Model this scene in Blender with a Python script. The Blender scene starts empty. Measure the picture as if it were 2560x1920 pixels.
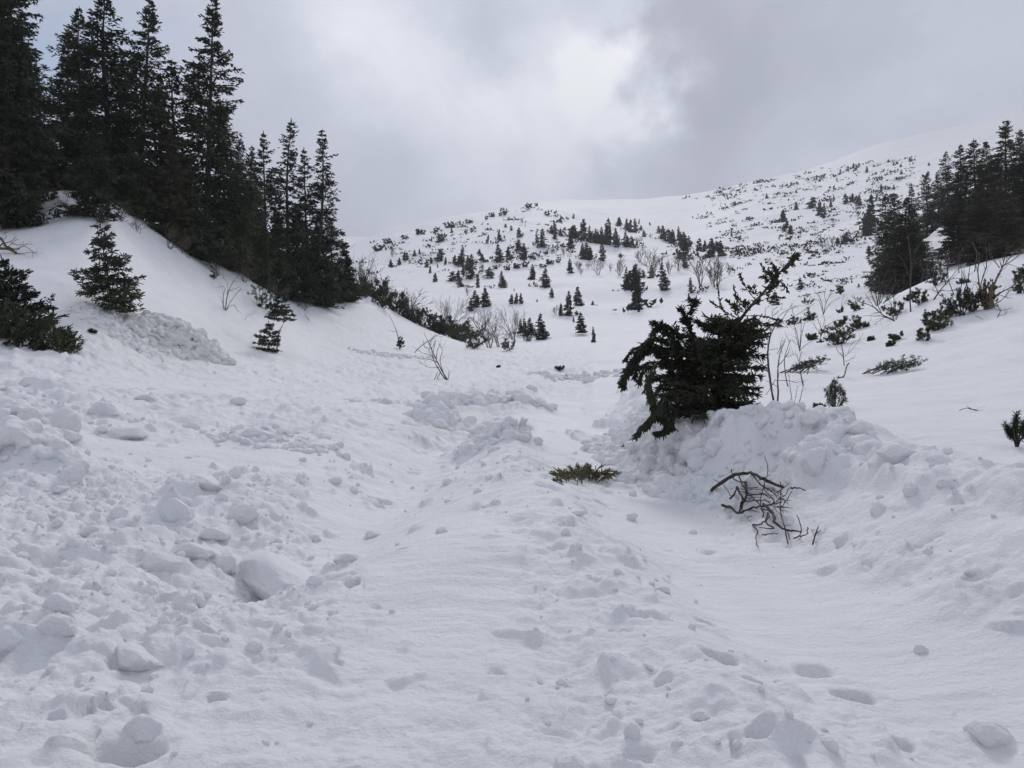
import bpy, math, random
import numpy as np
from mathutils import Vector, Matrix

# ------------------------------------------------------------------ camera, world, sun, exposure
SC = bpy.context.scene
COL = SC.collection
EYE = 1.6
F = 1934.0          # focal length in pixels of the 2560 px wide photograph
cd = bpy.data.cameras.new("camera")
cam = bpy.data.objects.new("camera", cd)
COL.objects.link(cam)
cam.location = (0, 0, EYE)
cam.rotation_euler = (math.radians(90), 0, 0)
cd.sensor_width = 36.0
cd.lens = 36.0 * F / 2560.0
cd.clip_start = 0.05
cd.clip_end = 6000
SC.camera = cam
SC.view_settings.view_transform = 'Standard'
SC.view_settings.look = 'None'
SC.view_settings.exposure = 0.10
SC.view_settings.gamma = 1.0
SC.cycles.use_denoising = True
SC.cycles.max_bounces = 6
SC.cycles.diffuse_bounces = 4
SC.cycles.transparent_max_bounces = 8
SC.cycles.volume_bounces = 0

HAZE = 0.00036
SUN_EL, SUN_AZ = 37.0, 6.0     # degrees above the horizon, degrees right of the view direction
world = bpy.data.worlds.new("World")
SC.world = world
world.use_nodes = True
WT = world.node_tree
WT.nodes.clear()

def wn(kind, **kw):
    n = WT.nodes.new(kind)
    for k, v in kw.items():
        setattr(n, k, v)
    return n

def wmath(op, a, b=None, c=None, clamp=False):
    n = wn('ShaderNodeMath', operation=op)
    n.use_clamp = clamp
    for i, v in enumerate((a, b, c)):
        if v is None:
            continue
        if isinstance(v, (int, float)):
            n.inputs[i].default_value = v
        else:
            WT.links.new(v, n.inputs[i])
    return n.outputs[0]

def build_world():
    L = WT.links.new
    out = wn('ShaderNodeOutputWorld')
    bg = wn('ShaderNodeBackground')
    bg.inputs['Strength'].default_value = 0.1
    L(bg.outputs[0], out.inputs[0])
    sky = wn('ShaderNodeTexSky', sky_type='NISHITA')
    sky.sun_disc = False
    sky.sun_elevation = math.radians(SUN_EL)
    sky.sun_rotation = math.radians(SUN_AZ)
    tc = wn('ShaderNodeTexCoord')
    # cloud direction, warped by noise so that the cloud edges are ragged
    nz = wn('ShaderNodeTexNoise')
    nz.inputs['Scale'].default_value = 3.2
    nz.inputs['Detail'].default_value = 7
    nz.inputs['Roughness'].default_value = 0.58
    L(tc.outputs['Generated'], nz.inputs['Vector'])
    sub = wn('ShaderNodeVectorMath', operation='SUBTRACT')
    L(nz.outputs['Color'], sub.inputs[0]); sub.inputs[1].default_value = (0.5, 0.5, 0.5)
    sca = wn('ShaderNodeVectorMath', operation='SCALE')
    L(sub.outputs[0], sca.inputs[0]); sca.inputs['Scale'].default_value = 0.34
    add = wn('ShaderNodeVectorMath', operation='ADD')
    L(tc.outputs['Generated'], add.inputs[0]); L(sca.outputs[0], add.inputs[1])
    nrm = wn('ShaderNodeVectorMath', operation='NORMALIZE')
    L(add.outputs[0], nrm.inputs[0])
    D = nrm.outputs[0]

    def dot(v, src=D):
        n = wn('ShaderNodeVectorMath', operation='DOT_PRODUCT')
        L(src, n.inputs[0]); n.inputs[1].default_value = v
        return n.outputs['Value']

    def pdir(px, py):
        return Vector(((px - 1280) / F, 1.0, (960 - py) / F)).normalized()

    def blob(px, py, rad, amp):
        # soft round patch of cloud, rad in photograph pixels
        k = 2.0 / (rad / F) ** 2 * 0.7
        d = dot(tuple(pdir(px, py)))
        e = wmath('EXPONENT', wmath('MULTIPLY', wmath('SUBTRACT', d, 1.0), k))
        return wmath('MULTIPLY', e, amp)

    tot = None
    for b in BLOBS:
        v = blob(*b)
        tot = v if tot is None else wmath('ADD', tot, v)
    # the sharp edge of the dark cloud to the right of the bright break
    ex, ey = 1.0, -(1648 - 1280) / F
    ln = math.hypot(ex, ey)
    e = dot((ex / ln, ey / ln, 0.0))
    sm = wn('ShaderNodeMapRange', interpolation_type='SMOOTHSTEP')
    sm.inputs['From Min'].default_value = 0.028; sm.inputs['From Max'].default_value = -0.028
    L(e, sm.inputs['Value'])
    reg = blob(1560, 170, 260, 1.0)
    tot = wmath('ADD', tot, wmath('MULTIPLY', wmath('MULTIPLY', wmath('SUBTRACT', sm.outputs['Result'], 0.45), reg), 0.34))
    # wide cloud masses over the whole dome
    big = wn('ShaderNodeTexNoise')
    big.inputs['Scale'].default_value = 2.3
    big.inputs['Detail'].default_value = 6
    big.inputs['Roughness'].default_value = 0.52
    mp = wn('ShaderNodeMapping')
    mp.inputs['Location'].default_value = (3.1, 0.4, 1.7)
    mp.inputs['Scale'].default_value = (1.0, 1.0, 1.5)
    L(D, mp.inputs['Vector']); L(mp.outputs[0], big.inputs['Vector'])
    tot = wmath('ADD', tot, wmath('MULTIPLY', wmath('SUBTRACT', big.outputs['Fac'], 0.5), 0.75))
    fin = wn('ShaderNodeTexNoise')
    fin.inputs['Scale'].default_value = 7.5
    fin.inputs['Detail'].default_value = 7
    fin.inputs['Roughness'].default_value = 0.6
    L(D, fin.inputs['Vector'])
    tot = wmath('ADD', tot, wmath('MULTIPLY', wmath('SUBTRACT', fin.outputs['Fac'], 0.5), 0.5))
    val = wmath('ADD', wmath('ADD', tot, 0.38), 0.0, clamp=True)
    ramp = wn('ShaderNodeValToRGB')
    cr = ramp.color_ramp
    cr.interpolation = 'B_SPLINE'
    cr.elements[0].position = 0.0
    cr.elements[0].color = (0.415, 0.44, 0.54, 1)
    cr.elements[1].position = 1.0
    cr.elements[1].color = (0.97, 1.0, 1.08, 1)
    for p, c in ((0.22, (0.475, 0.50, 0.60, 1)), (0.40, (0.555, 0.585, 0.695, 1)), (0.62, (0.67, 0.705, 0.815, 1)), (0.82, (0.80, 0.84, 0.93, 1))):
        e = cr.elements.new(p); e.color = c
    L(val, ramp.inputs[0])
    s10 = wn('ShaderNodeVectorMath', operation='SCALE')
    L(ramp.outputs[0], s10.inputs[0]); s10.inputs['Scale'].default_value = 10.0 * SKY_GAIN
    # thin blue gap in the cloud
    gap = None
    for b in GAPS:
        v = blob(*b)
        gap = v if gap is None else wmath('ADD', gap, v)
    gap = wmath('ADD', gap, 0.0, clamp=True)
    cover = wmath('SUBTRACT', 0.985, gap, clamp=True)
    mix = wn('ShaderNodeMix', data_type='RGBA')
    L(cover, mix.inputs[0]); L(sky.outputs[0], mix.inputs[6]); L(s10.outputs[0], mix.inputs[7])
    L(mix.outputs[2], bg.inputs[0])

SKY_GAIN = 1.0
BLOBS = [  # px, py, radius px, amount
    (950, 140, 190, 0.42), (850, 60, 120, 0.14), (1040, 300, 170, 0.20),
    (1545, 60, 80, 0.36), (1565, 170, 70, 0.45), (1500, 290, 110, 0.22), (1420, 250, 120, 0.12),
    (1600, 335, 45, 0.40), (1240, 260, 70, 0.16), (1300, 420, 190, 0.12),
    (1550, 390, 60, -0.26), (1760, 150, 130, -0.26), (1720, 60, 100, -0.20), (1720, 320, 110, -0.12),
    (2250, 330, 300, 0.10), (1260, 90, 110, -0.18), (1130, 90, 60, -0.05),
    (750, 380, 180, -0.10), (1250, 120, 60, -0.05), (2000, 120, 260, -0.04), (700, 150, 120, 0.06),
]
GAPS = [(120, 60, 110, 0.65), (280, 60, 80, 0.55), (420, 180, 80, 0.2), (1630, 130, 45, 0.25)]
build_world()

sl = bpy.data.lights.new("sun", 'SUN')
sl.energy = 1.3
sl.angle = math.radians(12)
sl.color = (1.0, 0.97, 0.93)
sun = bpy.data.objects.new("sun", sl)
COL.objects.link(sun)
_e, _a = math.radians(SUN_EL), math.radians(SUN_AZ)
sun.rotation_euler = Vector((math.sin(_a) * math.cos(_e), math.cos(_a) * math.cos(_e), math.sin(_e))).to_track_quat('Z', 'Y').to_euler()
sun.location = (0, 20, 60)

# ------------------------------------------------------------------ helpers
def link(o):
    COL.objects.link(o)
    return o

def props(o, label=None, cat=None, group=None, kind=None):
    if label: o['label'] = label
    if cat: o['category'] = cat
    if group: o['group'] = group
    if kind: o['kind'] = kind
    return o

def mesh_np(name, V, faces, mats, midx=None, smooth=False):
    """V (n,3); faces: list of (m,k) int arrays of tris or quads"""
    me = bpy.data.meshes.new(name)
    V = np.asarray(V, dtype=np.float32)
    me.vertices.add(len(V))
    me.vertices.foreach_set('co', V.ravel())
    faces = [np.asarray(f, dtype=np.int32) for f in faces if len(f)]
    loops = np.concatenate([f.ravel() for f in faces])
    tot = np.concatenate([np.full(len(f), f.shape[1], dtype=np.int32) for f in faces])
    start = np.concatenate([[0], np.cumsum(tot)[:-1]]).astype(np.int32)
    me.loops.add(len(loops))
    me.loops.foreach_set('vertex_index', loops)
    me.polygons.add(len(tot))
    me.polygons.foreach_set('loop_start', start)
    if midx is not None:
        me.polygons.foreach_set('material_index', np.asarray(midx, dtype=np.int32))
    me.polygons.foreach_set('use_smooth', np.full(len(tot), smooth, dtype=bool))
    for m in (mats if isinstance(mats, (list, tuple)) else [mats]):
        me.materials.append(m)
    me.update(calc_edges=True)
    return me

def sstep(a, b, x):
    t = np.clip((x - a) / (b - a), 0, 1)
    return t * t * (3 - 2 * t)

# hashed lattice noise
def _hash(ix, iy, seed):
    h = (ix.astype(np.int64) * 374761393 + iy.astype(np.int64) * 668265263 + seed * 1442695041) & 0xFFFFFFFF
    h = ((h ^ (h >> 13)) * 1274126177) & 0xFFFFFFFF
    h = ((h ^ (h >> 16)) * 2246822519) & 0xFFFFFFFF
    return ((h ^ (h >> 15)) & 0xFFFFFF) / float(0xFFFFFF)

def vnoise(x, y, seed=0):
    x0 = np.floor(x); y0 = np.floor(y)
    fx = x - x0; fy = y - y0
    fx = fx ** 3 * (fx * (fx * 6 - 15) + 10); fy = fy ** 3 * (fy * (fy * 6 - 15) + 10)
    a = _hash(x0, y0, seed); b = _hash(x0 + 1, y0, seed)
    c = _hash(x0, y0 + 1, seed); d = _hash(x0 + 1, y0 + 1, seed)
    return (a + (b - a) * fx + (c - a) * fy + (a - b - c + d) * fx * fy) * 2 - 1

def fbm(x, y, octs, seed=0, gain=0.5):
    s = 0; a = 1.0
    for i in range(octs):
        ca, sa = math.cos(0.6 * i), math.sin(0.6 * i)
        s = s + a * vnoise((x * ca - y * sa) * 2 ** i + 17.3 * i, (x * sa + y * ca) * 2 ** i - 9.1 * i, seed + i)
        a *= gain
    return s

def lumps(x, y, cell, seed, dens, hgt, size=(0.25, 0.6), steep=0.22, face=-1.57, spread=1.0):
    """Broken snow blocks half sunk in the sheet: one steep face each, the back sloping into the snow. dens: probability array."""
    gx = np.floor(x / cell); gy = np.floor(y / cell)
    out = np.zeros_like(x)
    for dx in (-1, 0, 1):
        for dy in (-1, 0, 1):
            ix = gx + dx; iy = gy + dy
            px = (ix + _hash(ix, iy, seed)) * cell; py = (iy + _hash(ix, iy, seed + 1)) * cell
            on = _hash(ix, iy, seed + 2) < dens
            a = cell * (size[0] + (size[1] - size[0]) * _hash(ix, iy, seed + 3))
            b = a * (0.45 + 0.5 * _hash(ix, iy, seed + 4))
            th = face + spread * (_hash(ix, iy, seed + 5) - 0.5) * 2 + 1.57
            ct, st = np.cos(th), np.sin(th)
            rx = x - px; ry = y - py
            # waver the outline
            p = (rx * ct + ry * st) / a; q = (-rx * st + ry * ct) / b
            hh = hgt * (0.35 + 0.65 * _hash(ix, iy, seed + 6)) * (a / (cell * size[1]))
            side = np.clip(1 - np.abs(p) ** 3, 0, 1) ** 0.7
            front = sstep(-1.0, -1.0 + steep, q)
            back = np.clip(1 - (q + 1.0 - steep) / 2.2, 0, 1) ** 1.3
            g = np.where(on, side * front * back * hh, 0)
            out = np.maximum(out, g)
    return out

def pchip(xk, Yk, xq):
    """monotone cubic along axis 0; Yk (n, m), xq (q,)"""
    h = np.diff(xk)[:, None]; d = np.diff(Yk, axis=0) / h
    m = np.zeros_like(Yk)
    w1 = 2 * h[1:] + h[:-1]; w2 = h[1:] + 2 * h[:-1]
    ok = d[:-1] * d[1:] > 0
    with np.errstate(divide='ignore', invalid='ignore'):
        hm = (w1 + w2) / (w1 / d[:-1] + w2 / d[1:])
    m[1:-1] = np.where(ok, hm, 0)
    m[0] = d[0]; m[-1] = d[-1]
    i = np.clip(np.searchsorted(xk, xq) - 1, 0, len(xk) - 2)
    t = ((xq - xk[i]) / (xk[i + 1] - xk[i]))[:, None]; hh = (xk[i + 1] - xk[i])[:, None]
    return ((2 * t ** 3 - 3 * t ** 2 + 1) * Yk[i] + (t ** 3 - 2 * t ** 2 + t) * hh * m[i]
            + (-2 * t ** 3 + 3 * t ** 2) * Yk[i + 1] + (t ** 3 - t ** 2) * hh * m[i + 1])

# ------------------------------------------------------------------ the valley: surveyed height profiles along sight lines
# each profile: distance in metres -> elevation written as the photograph row at which that ground lies
FLAT = {2.2: 2366, 3: 1991, 4: 1733}
PROF = {
    -700: {5: 1540, 6: 1400, 8: 1210, 10: 1080, 12: 990, 15: 900, 20: 780, 25: 680, 30: 610, 40: 520, 60: 420, 100: 330, 200: 250, 400: 200, 900: 180, 1600: 260},
    0:    {5: 1550, 6: 1430, 8: 1270, 10: 1165, 12: 1090, 15: 1000, 18: 930, 20: 890, 22: 855, 25: 770, 30: 650, 35: 572, 40: 520, 50: 470, 70: 430, 100: 400, 200: 380, 400: 380, 900: 400, 1600: 470},
    200:  {5: 1560, 6: 1445, 8: 1290, 10: 1190, 12: 1115, 15: 1030, 18: 955, 20: 915, 22: 880, 24: 830, 26: 775, 30: 680, 35: 560, 38: 505, 42: 480, 50: 470, 70: 450, 100: 430, 200: 420, 400: 420, 900: 430, 1600: 480},
    400:  {5: 1565, 6: 1455, 8: 1305, 10: 1210, 12: 1140, 15: 1060, 20: 965, 25: 915, 27: 890, 30: 845, 33: 790, 38: 700, 42: 635, 46: 588, 50: 578, 60: 570, 80: 560, 200: 530, 400: 510, 900: 500, 1600: 540},
    600:  {5: 1570, 6: 1462, 8: 1318, 10: 1225, 12: 1160, 15: 1082, 20: 1000, 25: 950, 30: 918, 35: 888, 40: 845, 45: 785, 50: 715, 54: 688, 60: 680, 80: 678, 120: 665, 200: 640, 400: 580, 900: 560, 1600: 600},
    800:  {5: 1575, 6: 1468, 8: 1330, 10: 1240, 12: 1178, 15: 1105, 20: 1030, 25: 985, 30: 955, 40: 908, 45: 888, 50: 866, 58: 810, 64: 768, 70: 748, 78: 735, 90: 745, 120: 740, 200: 700, 300: 655, 380: 640, 500: 615, 900: 594, 1600: 640},
    900:  {5: 1577, 6: 1471, 8: 1335, 10: 1246, 12: 1188, 15: 1118, 20: 1042, 25: 1000, 30: 968, 40: 922, 50: 888, 58: 850, 66: 800, 74: 752, 82: 735, 92: 752, 120: 765, 160: 730, 200: 700, 260: 655, 320: 622, 380: 604, 480: 618, 650: 618, 900: 594, 1600: 640},
    1000: {5: 1579, 6: 1474, 8: 1340, 10: 1252, 12: 1195, 15: 1128, 20: 1052, 25: 1010, 30: 978, 40: 930, 50: 898, 60: 872, 70: 838, 78: 800, 84: 788, 95: 800, 120: 798, 150: 765, 200: 700, 250: 645, 300: 602, 350: 578, 380: 570, 450: 590, 600: 612, 900: 594, 1600: 640},
    1100: {5: 1580, 6: 1475, 8: 1342, 10: 1256, 12: 1200, 15: 1133, 20: 1062, 25: 1018, 30: 985, 40: 935, 50: 905, 60: 885, 70: 865, 80: 842, 86: 836, 95: 838, 120: 815, 150: 770, 200: 700, 250: 642, 300: 596, 350: 562, 390: 545, 460: 560, 600: 570, 900: 560, 1600: 600},
    1200: {5: 1582, 6: 1478, 8: 1345, 10: 1262, 12: 1207, 15: 1142, 20: 1075, 25: 1028, 30: 992, 40: 942, 50: 912, 60: 890, 70: 874, 90: 862, 100: 850, 120: 818, 150: 770, 200: 700, 250: 640, 300: 590, 350: 555, 400: 532, 430: 527, 500: 540, 700: 540, 900: 530, 1600: 570},
    1330: {5: 1584, 6: 1480, 8: 1348, 10: 1266, 12: 1212, 15: 1150, 20: 1085, 25: 1038, 30: 1000, 40: 945, 50: 915, 60: 894, 80: 872, 100: 846, 120: 815, 150: 765, 200: 700, 250: 640, 300: 588, 350: 548, 400: 522, 440: 512, 500: 516, 700: 513, 900: 508, 1600: 560},
    1450: {5: 1585, 6: 1482, 8: 1350, 10: 1269, 12: 1217, 15: 1158, 20: 1098, 25: 1052, 30: 1010, 40: 948, 50: 916, 60: 896, 80: 868, 100: 842, 120: 812, 150: 765, 200: 698, 250: 642, 290: 604, 320: 585, 340: 572, 400: 560, 500: 535, 700: 510, 900: 499, 1600: 560},
    1550: {5: 1585, 6: 1482, 8: 1350, 10: 1269, 12: 1218, 15: 1162, 20: 1100, 25: 1050, 30: 1005, 40: 945, 50: 912, 60: 890, 80: 862, 100: 838, 120: 810, 150: 768, 200: 700, 250: 645, 290: 612, 320: 598, 350: 592, 400: 580, 500: 550, 700: 515, 900: 500, 1600: 560},
    1700: {5: 1585, 6: 1482, 8: 1350, 10: 1270, 12: 1222, 15: 1100, 17: 1052, 20: 1012, 25: 978, 30: 945, 40: 905, 60: 866, 80: 838, 100: 810, 120: 785, 150: 748, 200: 690, 250: 650, 300: 622, 350: 605, 400: 585, 500: 550, 700: 508, 900: 490, 1600: 550},
    1850: {5: 1585, 6: 1482, 8: 1350, 10: 1260, 12: 1160, 14: 1090, 16: 1050, 20: 1005, 25: 965, 30: 930, 40: 885, 60: 838, 80: 806, 100: 780, 150: 720, 200: 672, 250: 635, 300: 602, 400: 548, 500: 515, 700: 480, 900: 462, 1600: 530},
    2000: {5: 1584, 6: 1480, 8: 1345, 10: 1215, 12: 1130, 14: 1080, 16: 1046, 20: 1002, 25: 958, 30: 920, 40: 868, 50: 832, 60: 806, 80: 772, 100: 742, 150: 688, 200: 645, 300: 578, 400: 525, 500: 490, 700: 450, 900: 430, 1600: 500},
    2200: {5: 1580, 6: 1465, 8: 1280, 10: 1165, 12: 1095, 15: 1040, 20: 985, 25: 935, 30: 890, 35: 858, 40: 825, 45: 798, 50: 772, 54: 757, 58: 752, 64: 757, 80: 740, 100: 705, 150: 655, 200: 608, 300: 530, 400: 470, 500: 430, 700: 385, 900: 362, 1600: 440},
    2400: {5: 1560, 6: 1415, 8: 1230, 10: 1135, 12: 1080, 15: 1030, 20: 968, 25: 905, 30: 848, 35: 795, 40: 745, 45: 705, 50: 680, 55: 674, 65: 680, 80: 650, 90: 600, 100: 562, 112: 545, 130: 555, 150: 560, 200: 535, 300: 450, 400: 400, 500: 370, 700: 335, 900: 315, 1600: 400},
    2560: {5: 1530, 6: 1380, 8: 1210, 10: 1125, 12: 1070, 15: 1015, 20: 945, 25: 870, 30: 808, 35: 758, 40: 714, 45: 682, 50: 664, 60: 650, 80: 610, 100: 560, 150: 500, 200: 460, 300: 400, 500: 330, 900: 285, 1600: 370},
    3300: {5: 1450, 6: 1300, 8: 1130, 10: 1040, 12: 980, 15: 910, 20: 820, 25: 740, 30: 680, 40: 590, 60: 500, 100: 400, 200: 320, 500: 220, 900: 200, 1600: 280},
}
_lnq = np.linspace(math.log(2.2), math.log(1600), 900)
_pxk = np.array(sorted(PROF), float)
_cols = []
for _p in sorted(PROF):
    d = dict(FLAT); d.update(PROF[_p])
    ys = np.array(sorted(d), float)
    zs = np.array([EYE + (960 - d[y]) / F * y for y in sorted(d)])
    _cols.append(pchip(np.log(ys), zs[:, None], _lnq)[:, 0])
_pxq = np.linspace(-700, 3300, 801)
_G = pchip(_pxk, np.array(_cols), _pxq)      # (801, 900) heights
# soften kinks across sight lines
for _ in range(6):
    _G[1:-1] = 0.25 * _G[:-2] + 0.5 * _G[1:-1] + 0.25 * _G[2:]

def base_h(X, Y):
    X = np.asarray(X, float); Y = np.asarray(Y, float)
    r = np.hypot(X, Y); az = np.arctan2(X, Y)
    azc = np.clip(az, math.atan((-700 - 1280) / F), math.atan((3300 - 1280) / F))
    yc = np.maximum(r * np.cos(azc), 2.2)
    px = 1280 + F * np.tan(azc)
    i = np.clip((px + 700) / 5.0, 0, 799.999); j = np.clip((np.log(yc) - _lnq[0]) / (_lnq[1] - _lnq[0]), 0, 898.999)
    i0 = i.astype(int); j0 = j.astype(int); fi = i - i0; fj = j - j0
    z = (_G[i0, j0] * (1 - fi) * (1 - fj) + _G[i0 + 1, j0] * fi * (1 - fj) + _G[i0, j0 + 1] * (1 - fi) * fj + _G[i0 + 1, j0 + 1] * fi * fj)
    w = sstep(1.05, 2.3, np.abs(az))
    return z * (1 - w) + w * (-0.05 * np.minimum(r, 200))

def proj(X, Y, Z):
    Ys = np.maximum(Y, 0.3)
    return 1280 + F * X / Ys, 960 - F * (Z - EYE) / Ys

def seg_dist(X, Y, pts):
    """distance to a polyline, signed (+ on the right of its direction), and position along it 0..1"""
    best = np.full(X.shape, 1e9); sgn = np.zeros(X.shape); par = np.zeros(X.shape)
    n = len(pts) - 1
    for k in range(n):
        ax, ay = pts[k][:2]; bx, by = pts[k + 1][:2]
        dx, dy = bx - ax, by - ay; l2 = dx * dx + dy * dy
        t = np.clip(((X - ax) * dx + (Y - ay) * dy) / l2, 0, 1)
        qx = X - (ax + t * dx); qy = Y - (ay + t * dy)
        d = np.hypot(qx, qy); m = d < best
        best = np.where(m, d, best)
        sgn = np.where(m, np.sign(dy * qx - dx * qy), sgn)
        par = np.where(m, (k + t) / n, par)
    return best, sgn, par

def base_hit(px, py, ymin=2.3, ymax=1500):
    u = (px - 1280) / F; v = (960 - py) / F
    Ys = np.exp(np.linspace(math.log(ymin), math.log(ymax), 3000))
    g = base_h(u * Ys, Ys) - (EYE + v * Ys)
    k = int(np.argmax(g > 0)) if (g > 0).any() else -1
    return (u * Ys[k], Ys[k])

# edge of the bank of ploughed snow along the right of the path, its foot
BERM = [base_hit(*p) for p in ((2900, 1600), (2560, 1500), (2250, 1420), (2000, 1345), (1820, 1265), (1700, 1222), (1590, 1195), (1500, 1155), (1440, 1110))]
BERM2 = [base_hit(*p) for p in ((1470, 1075), (1530, 1040), (1560, 985), (1550, 955), (1590, 915))]
TROUGH = [base_hit(*p) for p in ((380, 1560), (640, 1390), (820, 1310), (960, 1225), (1040, 1150), (1110, 1090), (1190, 1040), (1260, 960))]
PATH = [base_hit(*p) for p in ((2700, 1800), (2200, 1550), (1850, 1380), (1620, 1260), (1480, 1165), (1420, 1080), (1400, 1000), (1420, 930))]

# heaps of rubble: place in the photograph, radius and height in metres
MOUNDS = [(1110, 1045, 0.9, 0.34), (1060, 1075, 0.6, 0.15), (1235, 1120, 0.85, 0.38), (1240, 1010, 1.5, 0.28), (1330, 1015, 1.0, 0.18), (470, 885, 1.5, 0.62), (390, 865, 1.4, 0.45), (320, 840, 1.3, 0.3),
          (1590, 1085, 0.7, 0.25), (60, 1165, 0.8, 0.35), (30, 1090, 0.8, 0.35), (1240, 1195, 1.0, 0.12)]
MOUNDS = [(*base_hit(a, b), c, d) for a, b, c, d in MOUNDS]
# deep holes and boot prints: place, radius, depth
PITS = [(1802, 1628, 0.09, 0.16), (2128, 1668, 0.10, 0.16), (2030, 1610, 0.10, 0.08), (1880, 1702, 0.05, 0.08), (845, 1440, 0.10, 0.12), (408, 1500, 0.07, 0.12), (510, 1615, 0.07, 0.16), (420, 1440, 0.05, 0.12),
        (215, 1530, 0.06, 0.10), (165, 1245, 0.10, 0.14), (540, 1742, 0.04, 0.07), (260, 1785, 0.04, 0.06), (135, 1822, 0.035, 0.06), (320, 1880, 0.13, 0.20), (1460, 1262, 0.10, 0.16), (1500, 1265, 0.10, 0.18),
        (1000, 1405, 0.05, 0.06), (740, 1450, 0.05, 0.08), (690, 1262, 0.08, 0.10), (960, 1195, 0.1, 0.12), (935, 1190, 0.1, 0.12), (2250, 1780, 0.06, 0.08), (1660, 1700, 0.05, 0.06), (1760, 1530, 0.07, 0.06), (1500, 1480, .08, .06), (1390, 1420, .08, .05), (1900, 1850, .06, .07), (1600, 1850, .07, .06), (1500, 1760, .06, .05)]
PITS = [(*base_hit(a, b), c, d) for a, b, c, d in PITS]

# patches where the avalanche debris is coarse: px, py, rx, ry, strength
ROUGH = [(150, 1270, 420, 230, 0.9), (420, 1500, 420, 180, 0.8), (100, 1560, 260, 260, 0.7), (620, 1250, 200, 130, 0.7),
         (100, 1000, 260, 80, 0.9), (420, 1000, 300, 70, 0.6), (720, 1080, 160, 80, 0.9), (880, 1150, 90, 60, 0.6),
         (260, 900, 260, 40, 0.7), (720, 960, 200, 60, 0.5), (1180, 1000, 200, 45, 1.0), (1120, 1050, 100, 40, 1.0), (1240, 1100, 90, 35, 1.0),
         (1300, 920, 300, 60, 0.75), (960, 930, 130, 40, 0.8), (1150, 900, 200, 40, 0.5), (330, 860, 200, 40, 1.0), (250, 800, 100, 50, 0.6),
         (1600, 1750, 620, 260, 0.27), (1560, 1500, 260, 160, 0.32), (2000, 1800, 300, 180, 0.27), (1600, 1030, 80, 60, 0.8), (1420, 970, 80, 30, 0.5), (1250, 1220, 200, 60, 0.3)]
SMOOTH = [(1950, 1500, 330, 110, 1), (2350, 1620, 300, 110, 1), (1650, 1290, 140, 70, 1), (560, 1135, 380, 42, .8), (330, 1125, 220, 30, .8), (420, 960, 260, 26, .6), (900, 1270, 120, 70, 0.9),
          (450, 1130, 260, 40, 0.7), (1420, 1080, 90, 90, 0.9), (1080, 1450, 200, 280, 0.75), (1900, 1450, 240, 100, 1), (2250, 1600, 260, 110, 1), (800, 700, 700, 130, 1), (820, 850, 300, 60, 0.5)]

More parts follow.
